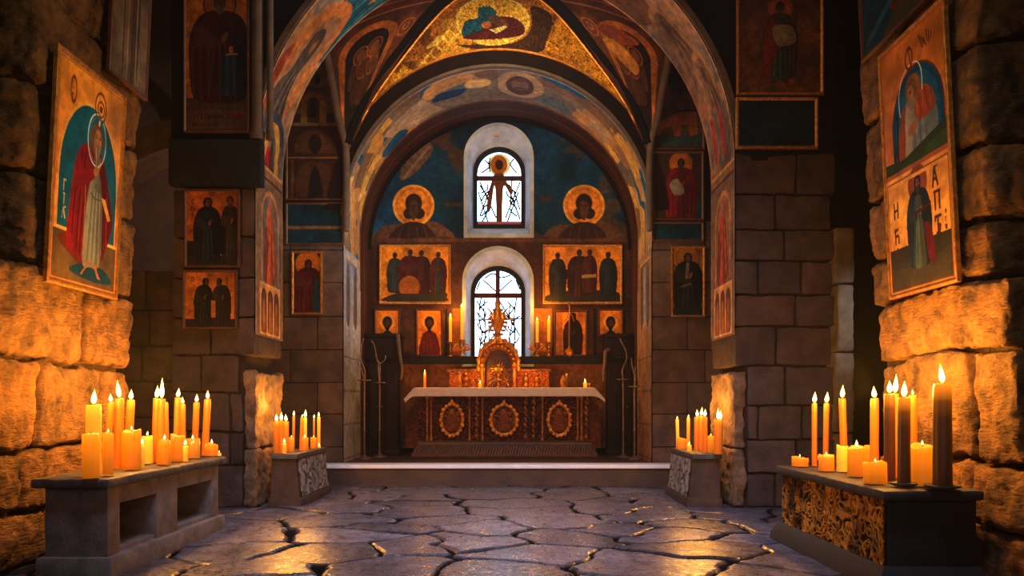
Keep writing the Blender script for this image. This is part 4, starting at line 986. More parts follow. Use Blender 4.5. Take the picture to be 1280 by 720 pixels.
def near_right_icon():
    c = Cv(.87, 1.75, 205, (.70, .40, .14), .7)
    c.noise(.3, 5)
    mk = (((c.X - .49) / .335) ** 2 + (np.clip(.62 - c.Y, 0, None) / .36) ** 2 < 1) * (c.Y < .93) * 1.
    c.put(mk, (.02, .22, .34)); c.put(mk * (((c.X - .49) / .29) ** 2 + (np.clip(.64 - c.Y, 0, None) / .33) ** 2 < 1) * 1., (.04, .30, .43))
    c.blotch((.02, .10, .18), 4, .05, .2, .5, mask=mk)
    d = np.sqrt(((c.X - .49) / .335) ** 2 + (np.clip(.62 - c.Y, 0, None) / .36) ** 2); c.put((np.abs(d - 1) < .02) * (c.Y < .93) * 1., (.30, .15, .08))
    # bowed figure behind a green hill
    c.poly([(.30, .50), (.24, .66), (.22, .90), (.72, .90), (.72, .62), (.64, .46), (.52, .42), (.40, .46)], (.40, .19, .10), shade=.15)
    c.poly([(.36, .48), (.33, .7), (.34, .9), (.60, .9), (.56, .7), (.50, .5)], (.42, .40, .36), shade=.2)
    c.poly([(.54, .64), (.72, .60), (.74, .78), (.66, .9), (.5, .9), (.44, .70)], (.34, .40, .42)); c.poly([(.50, .42), (.66, .46), (.72, .60), (.54, .64), (.46, .56)], (.48, .22, .11))
    for k in range(5): c.line([(.40 + .04 * k, .64), (.38 + .05 * k, .9)], .009, (.24, .26, .27) if k % 2 else (.52, .53, .5)); c.line([(.48 + .04 * k, .45), (.5 + .045 * k, .60)], .007, (.30, .13, .07) if k % 2 else (.6, .32, .18))
    c.poly([(.36, .66), (.44, .62), (.50, .65), (.46, .69), (.38, .70)], (.5, .33, .2))
    c.ell(.45, .40, .10, .095, (.44, .27, .12)); c.ell(.43, .41, .075, .08, (.36, .24, .15)); c.ell(.415, .425, .045, .055, (.50, .34, .21)); c.poly([(.37, .44), (.38, .50), (.44, .54), (.48, .47), (.42, .46)], (.42, .36, .29))
    c.line([(.40, .415), (.425, .412)], .008, DARK); c.line([(.385, .42), (.375, .45)], .006, (.3, .18, .1))
    c.line([(.27, .53), (.26, .40), (.32, .28), (.42, .235), (.52, .25), (.57, .33), (.57, .45)], .007, (.86, .88, .86), smooth=True)
    c.line([(.23, .5), (.21, .88)], .018, (.02, .06, .10))
    c.poly([(.0, .91), (.0, .80), (.3, .83), (.55, .78), (.87, .72), (.87, .91)], (.12, .19, .10), smooth=False); c.poly([(.1, .91), (.4, .86), (.87, .78), (.87, .91)], (.16, .24, .12), smooth=False)
    c.rect(0, .905, .87, .922, (.78, .50, .18), .8)
    c.ring(.42, .19, .045, .07, .014, (.30, .13, .06)); c.line([(.42, .13), (.44, .25)], .014, (.34, .16, .08)); c.line([(.44, .25), (.46, .28)], .012, (.3, .13, .06))
    for k in range(6): c.line([(.56 + .03 * k, .10 + .02 * (k % 3)), (.6 + .02 * k, .19 - .015 * (k % 2))], .012, (.28, .12, .06))
    # lower register
    c.rect(0, .922, .87, 1.75, (.95, .68, .22), .85); c.blotch((.66, .38, .11), 6, .0, .2, .5, mask=(c.Y > .92), gold=.8)
    c.rect(0, 1.42, .87, 1.75, (.17, .16, .12)); c.poly([(0, 1.55), (.3, 1.58), (.6, 1.56), (.87, 1.50), (.87, 1.75), (0, 1.75)], (.22, .20, .15), smooth=False)
    saint(c, .45, .985, .63, .26, robe=(.22, .27, .24), mantle=(.07, .13, .16), halo=(.50, .24, .06), hr=.19, hair=(.09, .06, .05), skin=(.48, .32, .2), beard=1.0, hood=True, feet=False, rim=(.40, .18, .07))
    c.poly([(.52, 1.32), (.60, 1.36), (.64, 1.56), (.56, 1.56)], (.32, .08, .07)); c.line([(.40, 1.15), (.37, 1.58)], .014, (.14, .26, .33)); c.line([(.44, 1.2), (.43, 1.6)], .012, (.32, .38, .34)); c.line([(.36, 1.23), (.5, 1.22), (.6, 1.2)], .02, (.25, .10, .07))
    k = (.24, .10, .05)
    glyphs(c, .12, 1.10, .10, k, ['N'], .018); glyphs(c, .12, 1.28, .10, k, ['h'], .018)
    glyphs(c, .64, .99, .12, k, ['A'], .02); glyphs(c, .66, 1.15, .11, k, ['P'], .02); glyphs(c, .66, 1.31, .11, k, ['T'], .02); glyphs(c, .77, 1.28, .035, k, ['o', 'r', 'm'], .008); glyphs(c, .13, 1.40, .04, k, ['e'], .008)
    c.frame(0, .95, .87, 1.75, .035, (.90, .62, .20), .9); c.frame(.034, .95, .836, 1.716, .007, (.42, .2, .07), .5)
    c.frame(0, 0, .87, .92, .03, (.60, .30, .10), .7)
    c.noise(.25, 9, 4)
    n = Vector((-1, 0, .05)).normalized(); uz = Vector((.05, 0, -1)).normalized()
    icon('icon_painting', 'tall two-tier icon on the right pier, bowed figure above, hooded saint with letters below', 'icon', c, (2.72 - .04, 5.80, 3.61), (0, -1, 0), uz, n, fw=.022, fd=.009, thick=.022)
    c = Cv(1.06, 1.2, 130, (.04, .19, .25), 0)
    c.blotch((.10, .30, .34), 3, .0, .2, .7); c.poly([(.38, .2), (.56, .1), (.74, .5), (.70, 1.0), (.46, 1.02), (.42, .6)], (.30, .13, .07), shade=.2); c.poly([(.3, 1.2), (.7, 1.0), (1.06, .95), (1.06, 1.2)], (.22, .20, .15)); c.line([(.1, 1.1), (.9, .8)], .05, (.13, .32, .36)); c.ell(.56, .15, .1, .14, (.5, .34, .2))
    c.frame(0, 0, 1.06, 1.2, .03, (.55, .31, .14), .5); c.noise(.3, 4)
    icon('fresco_panel', 'blue painted panel with a brown robed figure, above the two-tier icon on the right pier', 'painting', c, (2.74 - .07, 6.15, 4.93), (0, -1, 0), uz, n, fw=.025, fd=.015, thick=.03, pm='fresco', fmat='framewood')
    c = Cv(.62, 1.5, 120, (.42, .37, .33), 0); c.blotch((.3, .26, .23), 3, 0, .2, .7); c.poly([(.2, 1.5), (.16, .6), (.3, .2), (.44, .6), (.42, 1.5)], (.33, .28, .24), shade=.3); c.ell(.3, .3, .09, .14, (.5, .42, .34))
    for k in range(4): c.line([(.2 + .07 * k, .6), (.2 + .07 * k, 1.5)], .02, (.5, .45, .4) if k % 2 else (.22, .19, .17))
    c.frame(0, 0, .62, 1.5, .03, (.46, .30, .18)); c.noise(.3, 4)
    icon('fresco_panel', 'faded grey painted panel high on the far edge of the left pier', 'painting', c, (-3.2 + .175, 6.1, 5.15), (0, 1, 0), Vector((-.045, 0, -1)), Vector((1, 0, .045)), fw=.02, fd=.01, thick=.02, pm='fresco', fmat='framewood')
near_right_icon()

# middle left pier
YM = 8.44
def d_two(c):
    c.rect(0, 64, 34, 97, (.10, .08, .07)); c.rect(0, 82, 68, 97, (.13, .10, .08))
    saint(c, 28, 10, 82, .22, robe=(.07, .10, .14), mantle=(.06, .07, .09), halo=None, hood=True, hair=DARK, skin=(.40, .24, .14), beard=0, feet=False)
    saint(c, 56, 8, 82, .15, robe=(.14, .11, .10), mantle=(.13, .08, .06), halo=None, hair=DARK, skin=(.42, .26, .15), beard=.3, feet=False)
    c.rect(34, 46, 50, 80, (.05, .055, .075)); glyphs(c, 8, 12, 6, (.3, .15, .07), ['S', 'h', 'o'], 1.2)
front_icon('icon_painting', 'gold icon of two dark robed saints on the left pier, upper of the pair', 'icon', (233, 300, 238, 334), YM, d_two, base=(.68, .36, .13), fmat='framewood')
def d_meet(c):
    c.rect(0, 60, 67, 74, (.11, .09, .08))
    saint(c, 25, 9, 62, .2, robe=(.08, .075, .085), mantle=(.06, .055, .065), halo=None, hood=True, hair=DARK, skin=(.32, .2, .12), beard=0, feet=False, turn=2)
    saint(c, 47, 9, 62, .2, robe=(.10, .07, .065), mantle=(.12, .07, .055), halo=None, hood=False, hair=DARK, skin=(.36, .22, .13), beard=.5, feet=False, turn=-2)
    c.rect(34, 37, 40, 58, (.66, .38, .16), .5); glyphs(c, 10, 8, 5, (.3, .15, .07), ['P'], 1.); glyphs(c, 53, 8, 5, (.3, .15, .07), ['h', 'I'], 1.)
front_icon('icon_painting', 'small gold icon of two dark figures meeting on the left pier, lower of the pair', 'icon', (231, 297, 339, 411), YM, d_meet, base=(.72, .40, .16), fmat='framewood')
MB().box(PX(212, 8.4), PX(327, 8.4), 8.36, 8.52, PZ(232, 8.4), PZ(175, 8.4), .015).build('trim_24', M['slate'], kind='structure')
def d_big(c):
    c.rect(0, 146, 84, 172, (.26, .17, .14)); c.rect(0, 132, 84, 147, (.22, .15, .08))
    saint(c, 44, 4, 138, .28, robe=(.15, .045, .05), mantle=(.17, .045, .05), halo=(.50, .27, .09), hr=.145, hair=(.15, .09, .06), skin=(.30, .18, .11), beard=.4, rim=(.2, .05, .04), feet=False)
    c.poly([(46, 78), (66, 76), (74, 128), (44, 130)], (.07, .13, .20), smooth=False); c.poly([(62, 50), (78, 70), (80, 110), (76, 132), (66, 130), (64, 80)], (.05, .06, .10))
    for k in range(4): c.line([(49 + 4 * k, 80), (48 + 5 * k, 128)], 1.4, (.13, .2, .28) if k % 2 else (.03, .07, .12))
    c.ell(58, 72, 3, 5, (.45, .28, .16)); c.line([(52, 78), (66, 77)], 1.2, (.5, .42, .3))
    glyphs(c, 6, 152, 6, (.12, .07, .06), ['oIrTIeNmNoIPIhrr'], .9); c.rect(58, 150, 70, 154, (.34, .07, .06)); glyphs(c, 10, 163, 4, (.14, .09, .07), ['remor hPIre'], .7)
front_icon('fresco_panel', 'large dim gold wall painting of a haloed saint in dark red holding a blue book', 'painting', (232, 312, -8, 166), YM - .02, d_big, base=(.56, .33, .11), fmat='framewood', pm='fresco', gold=.45)
for k, (x, r_) in enumerate(((321, .06), (337, .035))):
    mb = MB(); mb.lathe((PX(x, 8.4), 8.42, PZ(174, 8.4)), [(r_ * 1.3, 0), (r_ * 1.3, .08), (r_, .12), (r_, 3.4)], 14); mb.build('trim_%d' % (25 + k), M['rib'], kind='structure')
# middle right pier
def d_rbig(c):
    c.blotch((.20, .11, .06), .02, .0, .2, .8); c.rect(0, 0, 106, 6, (.10, .06, .04))
    saint(c, 53, 12, 100, .22, robe=(.14, .17, .16), mantle=(.20, .13, .09), halo=(.52, .27, .09), hr=.16, hair=DARK, skin=(.24, .15, .1), beard=.4)
    c.poly([(38, 40), (48, 36), (52, 60), (40, 100), (30, 102)], (.34, .12, .07)); c.poly([(44, 44), (66, 42), (72, 62), (50, 66)], (.40, .34, .26))
front_icon('fresco_panel', 'dark gold wall painting of a haloed standing figure above the right stone pier', 'painting', (921, 1027, -8, 119), YM - .02, d_rbig, base=(.36, .21, .09), fmat='framegilt', pm='fresco', gold=.4, fw=3)
def d_rblue(c): c.blotch((.02, .06, .10), .03, 0, .2, .8); c.ell(52, 20, 14, 22, (.10, .13, .14), al=.5)
front_icon('fresco_panel', 'plain dark blue painted panel with gilt border directly on top of the right stone pier', 'painting', (920, 1020, 124, 186), YM - .02, d_rblue, base=(.03, .12, .18), fmat='framegilt', pm='fresco', gold=0, fw=3)

# bay walls beside the apse
YC = YB - .02
def d_red(c):
    c.rect(0, 72, 40, 84, (.10, .07, .06)); c.put(1 - c.archmask(1, 39, 1, 90), (.08, .13, .17))
    saint(c, 20, 10, 70, .25, robe=(.27, .06, .06), mantle=(.25, .06, .06), halo=(.74, .38, .10), hr=.23, hair=DARK, skin=(.30, .17, .1), beard=0, hood=True, feet=False, rim=(.5, .22, .06)); c.poly([(28, 36), (34, 44), (35, 76), (27, 76)], (.06, .17, .20))
front_icon('icon_painting', 'small icon of a red robed saint with orange halo, left of the apse arch', 'icon', (366, 403, 315, 393), YC, d_red, base=(.24, .14, .09), gold=.2)
def d_mono(c):
    c.poly([(4, 12), (20, 4), (36, 12), (36, 30), (4, 30)], (.60, .38, .15), .7)
    saint(c, 20.5, 8, 74, .26, robe=(.09, .10, .09), mantle=(.06, .065, .06), halo=(.56, .34, .12), hr=.2, hair=DARK, skin=(.46, .31, .2), beard=.8, hood=True, feet=False); c.rect(0, 76, 41, 86, (.08, .12, .13))
    c.line([(20, 22), (19, 38)], 4, (.40, .33, .26)); c.line([(12, 50), (24, 46)], 2, (.4, .27, .17)); glyphs(c, 3, 22, 4, (.25, .13, .06), ['h'], .8); glyphs(c, 33, 22, 4, (.25, .13, .06), ['I'], .8)
front_icon('icon_painting', 'small gold icon of a bearded monk in black, right of the apse arch', 'icon', (839, 880, 309, 396), YC, d_mono, base=(.60, .38, .15))
def d_lup(c):
    for (y, k) in ((0, (.34, .26, .17)), (62, (.36, .24, .11)), (92, (.20, .12, .08))): c.rect(0, y, 74, y + 60, k)
    for x in (12, 30, 50): c.poly([(x, 56), (x + 4, 24), (x + 9, 14), (x + 14, 26), (x + 17, 56)], (.46, .34, .22)); c.ell(x + 9, 50, 3, 6, (.1, .06, .05))
    c.put(c.archmask(18, 50, 66, 104), (.50, .36, .14)); c.put(c.archmask(26, 42, 72, 104), (.26, .18, .09)); c.ell(34, 88, 4, 10, (.14, .09, .06))
    c.rect(0, 104, 74, 108, (.42, .31, .2)); c.rect(0, 108, 74, 200, (.19, .11, .07))
    c.put(c.archmask(10, 62, 112, 142), (.28, .17, .09)); c.ell(36, 130, 8, 12, (.11, .07, .05)); c.rect(0, 146, 74, 149, (.44, .28, .15)); c.put(c.archmask(12, 60, 152, 196), (.26, .15, .09)); c.poly([(28, 200), (30, 170), (36, 158), (42, 170), (46, 200)], (.09, .07, .06))
    for x in (6, 64): c.rect(x, 150, x + 4, 198, (.33, .2, .11))
front_icon('fresco_panel', 'tiered brown wall painting of arcades and shadowy figures, left of the gold arch', 'painting', (358, 432, 50, 250), YC, d_lup, base=(.30, .20, .12), pm='fresco', gold=0, fmat='framewood', thick=.012)
def d_lblue(c): c.rect(0, 29, 80, 33, (.44, .30, .16)); c.rect(0, 51, 80, 58, (.33, .21, .13)); c.blotch((.02, .09, .14), .04, 0, .2, .6)
front_icon('fresco_panel', 'dark blue painted band with gold lines above the small red saint icon', 'painting', (358, 430, 254, 306), YC, d_lblue, base=(.03, .17, .23), pm='fresco', gold=0, fmat='framewood', thick=.012)
def d_rup(c):
    c.rect(0, 0, 64, 60, (.26, .15, .07)); c.blotch((.12, .09, .06), .05, -.05, .1, .8, mask=c.Y < 90); c.rect(0, 84, 64, 126, (.28, .22, .15)); c.rect(0, 112, 64, 130, (.16, .22, .22))
    c.poly([(2, 112), (6, 98), (20, 90), (40, 84), (54, 84), (56, 112), (46, 114), (44, 100), (36, 100), (34, 114), (26, 114), (24, 102), (12, 106), (8, 114)], (.52, .28, .10), smooth=False)
    for x in (8, 28, 42): c.poly([(x, 78), (x + 4, 50), (x + 10, 46), (x + 14, 78)], (.34, .2, .1))
front_icon('fresco_panel', 'brown wall painting of an orange building beneath trees, right of the gold arch', 'painting', (816, 880, 56, 187), YC, d_rup, base=(.30, .19, .10), pm='fresco', gold=0, fmat='framewood', thick=.012)
def d_rsaint(c):
    c.poly([(26, 86), (36, 66), (58, 62), (62, 86)], (.06, .18, .24)); c.poly([(18, 70), (40, 62), (50, 74), (24, 80)], (.20, .11, .18))
    saint(c, 34, 8, 84, .24, robe=(.30, .06, .06), mantle=(.36, .06, .05), halo=(.74, .40, .12), hr=.17, hair=DARK, skin=(.34, .2, .12), beard=.6, feet=False, rim=(.5, .24, .08)); c.poly([(20, 40), (30, 34), (38, 50), (26, 54)], (.50, .44, .38)); c.line([(6, 60), (18, 44)], 1.2, (.3, .2, .13))
front_icon('fresco_panel', 'wall painting of a seated haloed saint in crimson, below the orange building painting', 'painting', (817, 879, 190, 275), YC, d_rsaint, base=(.20, .12, .08), pm='fresco', gold=0, fmat='framewood', thick=.012)
def d_rblue2(c): c.rect(0, 21, 70, 26, (.40, .26, .15)); c.blotch((.02, .09, .14), .04, 0, .2, .6)
front_icon('fresco_panel', 'dark teal painted band between the crimson saint painting and the black monk icon', 'painting', (815, 879, 278, 302), YC, d_rblue2, base=(.03, .19, .24), pm='fresco', gold=0, fmat='framewood', thick=.012)

# apse icons
YD = YW - .012
def d_four(side):
    def f(c):
        W = c.w; c.poly([(4, 70), (20, 58), (86, 57), (98, 66), (100, 70)] if side > 0 else [(6, 70), (14, 62), (34, 58), (80, 58), (84, 66), (86, 70)], (.16, .14, .10))
        if side < 0:
            saint(c, 19, 9, 52, .2, (.15, .18, .17), (.13, .15, .14), None, hair=DARK, skin=(.22, .13, .08), beard=0, feet=False); saint(c, 38, 5, 58, .26, (.28, .09, .05), (.22, .07, .05), None, hair=DARK, skin=(.26, .15, .1), beard=.4, feet=False)
            saint(c, 52, 6, 56, .22, (.24, .08, .05), (.2, .07, .05), None, hair=DARK, skin=(.24, .14, .09), beard=.2, feet=False); saint(c, 73, 8, 54, .2, (.14, .17, .16), (.25, .08, .05), None, hair=DARK, skin=(.26, .16, .1), beard=0, feet=False)
            c.ell(37, 52, 13, 14, (.60, .32, .10), .5); c.rect(20, 60, 60, 66, (.17, .15, .11))
        else:
            saint(c, 18, 9, 56, .2, (.14, .14, .13), (.12, .12, .11), None, hair=DARK, skin=(.22, .13, .08), beard=0, feet=False); saint(c, 45, 5, 60, .26, (.22, .11, .06), (.16, .07, .045), None, hair=DARK, skin=(.24, .15, .1), beard=.6, feet=False)
            saint(c, 58, 5, 56, .17, (.26, .11, .06), (.24, .09, .06), None, hair=DARK, skin=(.24, .15, .1), beard=.2, feet=False); saint(c, 81, 8, 57, .2, (.10, .13, .15), (.09, .11, .13), None, hair=DARK, skin=(.22, .13, .08), beard=0, feet=False)
            c.poly([(48, 37), (66, 36), (66, 40), (48, 41)], (.62, .46, .24), smooth=False)
    return f
front_icon('icon_painting', 'wide gold icon of four robed saints, left of the lower window', 'icon', (475, 563, 307, 380), YD, d_four(-1), base=(.86, .50, .12), res=1.4)
front_icon('icon_painting', 'wide gold icon of four robed saints, right of the lower window', 'icon', (679, 777, 307, 380), YD, d_four(1), base=(.86, .50, .12), res=1.4)
def d_bust(k, rb):
    def f(c):
        W, H = c.w, c.h; c.frame(0, 0, W, H, 1.5, (.60, .30, .08), .6); c.ell(W / 2, 17, 9, 10, (.92, .58, .17), .8)
        c.poly([(W * .12, H), (W * .2, 34), (W * .4, 27), (W * .6, 27), (W * .8, 34), (W * .88, H)], rb); c.ell(W / 2, 16, 6, 7.5, DARK); c.ell(W / 2 + .5, 18, 3.8, 5.5, (.28, .16, .1))
        c.poly([(W / 2 - 4, 19), (W / 2, 29), (W / 2 + 4, 19), (W / 2, 22)], DARK)
        for q in range(3): c.line([(W * .3 + 3 * q, 32), (W * .26 + 6 * q, H)], .9, mixc(rb, (.8, .5, .3), .25))
    return f
front_icon('icon_painting', 'small gold bust icon half hidden behind the left cabinet top', 'icon', (469, 500, 387, 426), YD, d_bust(0, (.13, .11, .09)), base=(.86, .46, .11), fw=1.6, fmat='framewood')
front_icon('icon_painting', 'small gold icon of a saint in dull red, left of the altar candles', 'icon', (521, 553, 387, 445), YD, d_bust(1, (.34, .09, .06)), base=(.88, .47, .10), fw=1.6, fmat='framewood')
front_icon('icon_painting', 'small gold bust icon above the right cabinet', 'icon', (748, 778, 387, 420), YD, d_bust(2, (.12, .09, .07)), base=(.84, .46, .12), fw=1.6, fmat='framewood')
def d_tall(c):
    c.rect(0, 0, 10, 58, (.62, .34, .12), .5); saint(c, 23, 2, 62, .2, (.10, .08, .07), (.16, .06, .045), None, hood=True, hair=DARK, skin=(.22, .13, .08), beard=0, feet=False)
front_icon('icon_painting', 'narrow gold icon of a dark standing saint behind the hanging lamp', 'icon', (693, 733, 389, 445), YD, d_tall, base=(.86, .46, .12), fw=1.6, fmat='framewood')

# ================================================================== ALTAR
SA = 12.3
AX0, AX1 = PX(523, SA), PX(738, SA); AZ = 1.335; AY1 = 13.02
alt = thing('altar', 'carved dark wooden altar with three gilded medallions under a white cloth', 'altar', ((AX0 + AX1) / 2, (SA + AY1) / 2, PLAT))
MB().box(AX0, AX1, SA + .03, AY1, PLAT, AZ, .01).build('body', M['altarwood'], alt)
def relief_colors(c, hi=(.62, .34, .11), lo=(.16, .07, .035), th=.0, f=1., gold=.8):
    n1 = c.nz(.22 * f, 3); n2 = c.nz(.5 * f, 2)
    v = np.abs(np.sin(14 * n1 + 5 * n2)); v = np.clip((v - .45) / .4, 0, 1)
    c.put(np.ones(c.X.shape), lo, .2); c.put(v, hi, gold); return v
c = Cv(215, 56, 2.0); hv = relief_colors(c, hi=(.36, .17, .055), lo=(.09, .04, .022))
c.grid(lambda X, Y, H: (AX0 + X * (AX1 - AX0) / 215, SA + .02 - H * .016, AZ - .10 - Y * .0125), 'carved_panel', M['relief'], alt, height=hv)
mb = MB(); mb.box(AX0 - .03, AX1 + .03, SA - .02, AY1 - .005, AZ - .10, AZ - .002, .02); mb.box(AX0 - .02, AX1 + .02, SA - .015, AY1 - .01, PLAT + .17, PLAT + .23, .015); mb.build('cornice', M['altarwood'], alt)
mb = MB(); mb.box(AX0 - .10, AX1 + .10, SA - .09, AY1 + .0, PLAT, PLAT + .06, .015)
mb.loft([[(AX0 - .10, SA - .09, PLAT + .05), (AX1 + .10, SA - .09, PLAT + .05), (AX1 + .1, AY1, PLAT + .05), (AX0 - .1, AY1, PLAT + .05)], [(AX0 - .02, SA - .01, PLAT + .18), (AX1 + .02, SA - .01, PLAT + .18), (AX1 + .02, AY1, PLAT + .18), (AX0 - .02, AY1, PLAT + .18)]])
for k in range(64):
    x = AX0 - .08 + (AX1 - AX0 + .16) * (k + .5) / 64; mb.tube([(x - .018, SA - .085, PLAT + .05), (x + .018, SA - .02, PLAT + .165)], .013, 6)
mb.build('rope_moulding', M['ropewood'], alt)
for (px, nm) in ((565, 'oval'), (630, 'round'), (699, 'oval')):
    x = PX(px, SA); z = PZ(525, SA); rx, rz = ((.165, .235) if nm == 'oval' else (.20, .225)); mb = MB()
    P = [(x + rx * math.cos(2 * PI * k / 36), SA - .012, z + rz * math.sin(2 * PI * k / 36) + (.05 if k == 9 else 0)) for k in range(37)]
    mb.tube(P, .030, 8, cap=False)
    for k in range(18):
        a = 2 * PI * k / 18; mb.ball((x + rx * math.cos(a) * 1.05, SA - .03, z + rz * math.sin(a) * 1.05), .028 + .008 * (k % 2), 8, 1, .8, 1)
    mb.ball((x, SA - .02, z + rz + .035), .05, 10, .8, .6, 1.2)
    fr = mb.build('medallion', M['gilt'], alt)
    cc = Cv(.4, .5, 75); h2 = relief_colors(cc, hi=(.46, .24, .09), lo=(.14, .06, .03), f=50); d = ((cc.X - .2) / (rx)) ** 2 + ((cc.Y - .25) / rz) ** 2
    body = cc.poly([(.2, .09), (.26, .15), (.29, .3), (.27, .42), (.13, .42), (.11, .3), (.14, .15)], (.40, .2, .07), .7); cc.ell(.2, .12, .035, .045, (.5, .27, .1), .7)
    cc.grid(lambda X, Y, H: (x - .2 + X, SA - .004 - H * .02, z + .25 - Y), 'figure_relief', M['relief'], fr, keep=d < 1, height=h2 * .5 + body)
for (px, tw) in ((534, 0), (539, 1), (587, 1), (596, 2), (603, 1), (657, 2), (667, 2), (678, 1), (722, 1), (727, 1), (733, 2)):
    x = PX(px, SA); z0, z1 = PLAT + .26, AZ - .12; mb = MB()
    if tw == 2:
        mb.tube([(x + .012 * math.sin(k * 1.6), SA - .012 + .012 * math.cos(k * 1.6), z0 + (z1 - z0) * k / 30) for k in range(31)], [.026 + .008 * math.sin(k * .8) for k in range(31)], 8)
    else: mb.lathe((x, SA - .008, z0), [(.035, 0), (.035, .04), (.02, .06), (.024, (z1 - z0) * .5), (.02, z1 - z0 - .06), (.034, z1 - z0 - .04), (.034, z1 - z0)], 10)
    mb.build('colonette', M['giltdark'], alt)
# cloth
def altar_cloth():
    hx = (AX1 - AX0) / 2 + .035; cx = (AX0 + AX1) / 2; y0, y1 = SA - .035, AY1 + .0; n, m = 150, 44
    ov, of = .27, .145; zt = AZ + .012; V = []
    for j in range(m + 1):
        w = -of + (y1 - y0 + of) * j / m
        for i in range(n + 1):
            u = -hx - ov + (2 * hx + 2 * ov) * i / n
            ex = max(0, abs(u) - hx); ey = max(0, -w); sg = 1 if u > 0 else -1
            e = math.hypot(ex * .72, ey); th = 0
            x = cx + sg * min(abs(u), hx); y = y0 + max(w, 0); z = zt
            if e > 0:
                r = .018; a = min(e / r, PI / 2); drop = r * (1 - math.cos(a)) + max(0, e - r * PI / 2) * .97; out = r * math.sin(a)
                dx = ex / (ex + ey + 1e-6); dy = 1 - dx
                wave = .014 * math.sin(u * 9) * ey / of + .02 * math.sin(y * 15) * ex / ov
                fl = .55 * ex if ex else 0
                x += sg * (out * dx + fl + wave * dx); y -= out * dy + wave * dy * .7 + .02 * (ey / of); z -= drop
            z += .002 * math.sin(u * 23) * math.sin(w * 19)
            V.append((x, y, z))
    Fq = np.array([(j * (n + 1) + i, j * (n + 1) + i + 1, (j + 1) * (n + 1) + i + 1, (j + 1) * (n + 1) + i) for j in range(m) for i in range(n)])
    o = mesh_obj('altar_cloth', V, Fq, M['cloth'], None, (cx, (y0 + y1) / 2, zt), None, True)
    md = o.modifiers.new('thick', 'SOLIDIFY'); md.thickness = .006; md.offset = 1
    tag(o, 'white linen cloth draped over the carved altar', 'altar cloth')
altar_cloth()
AT = AZ + .022

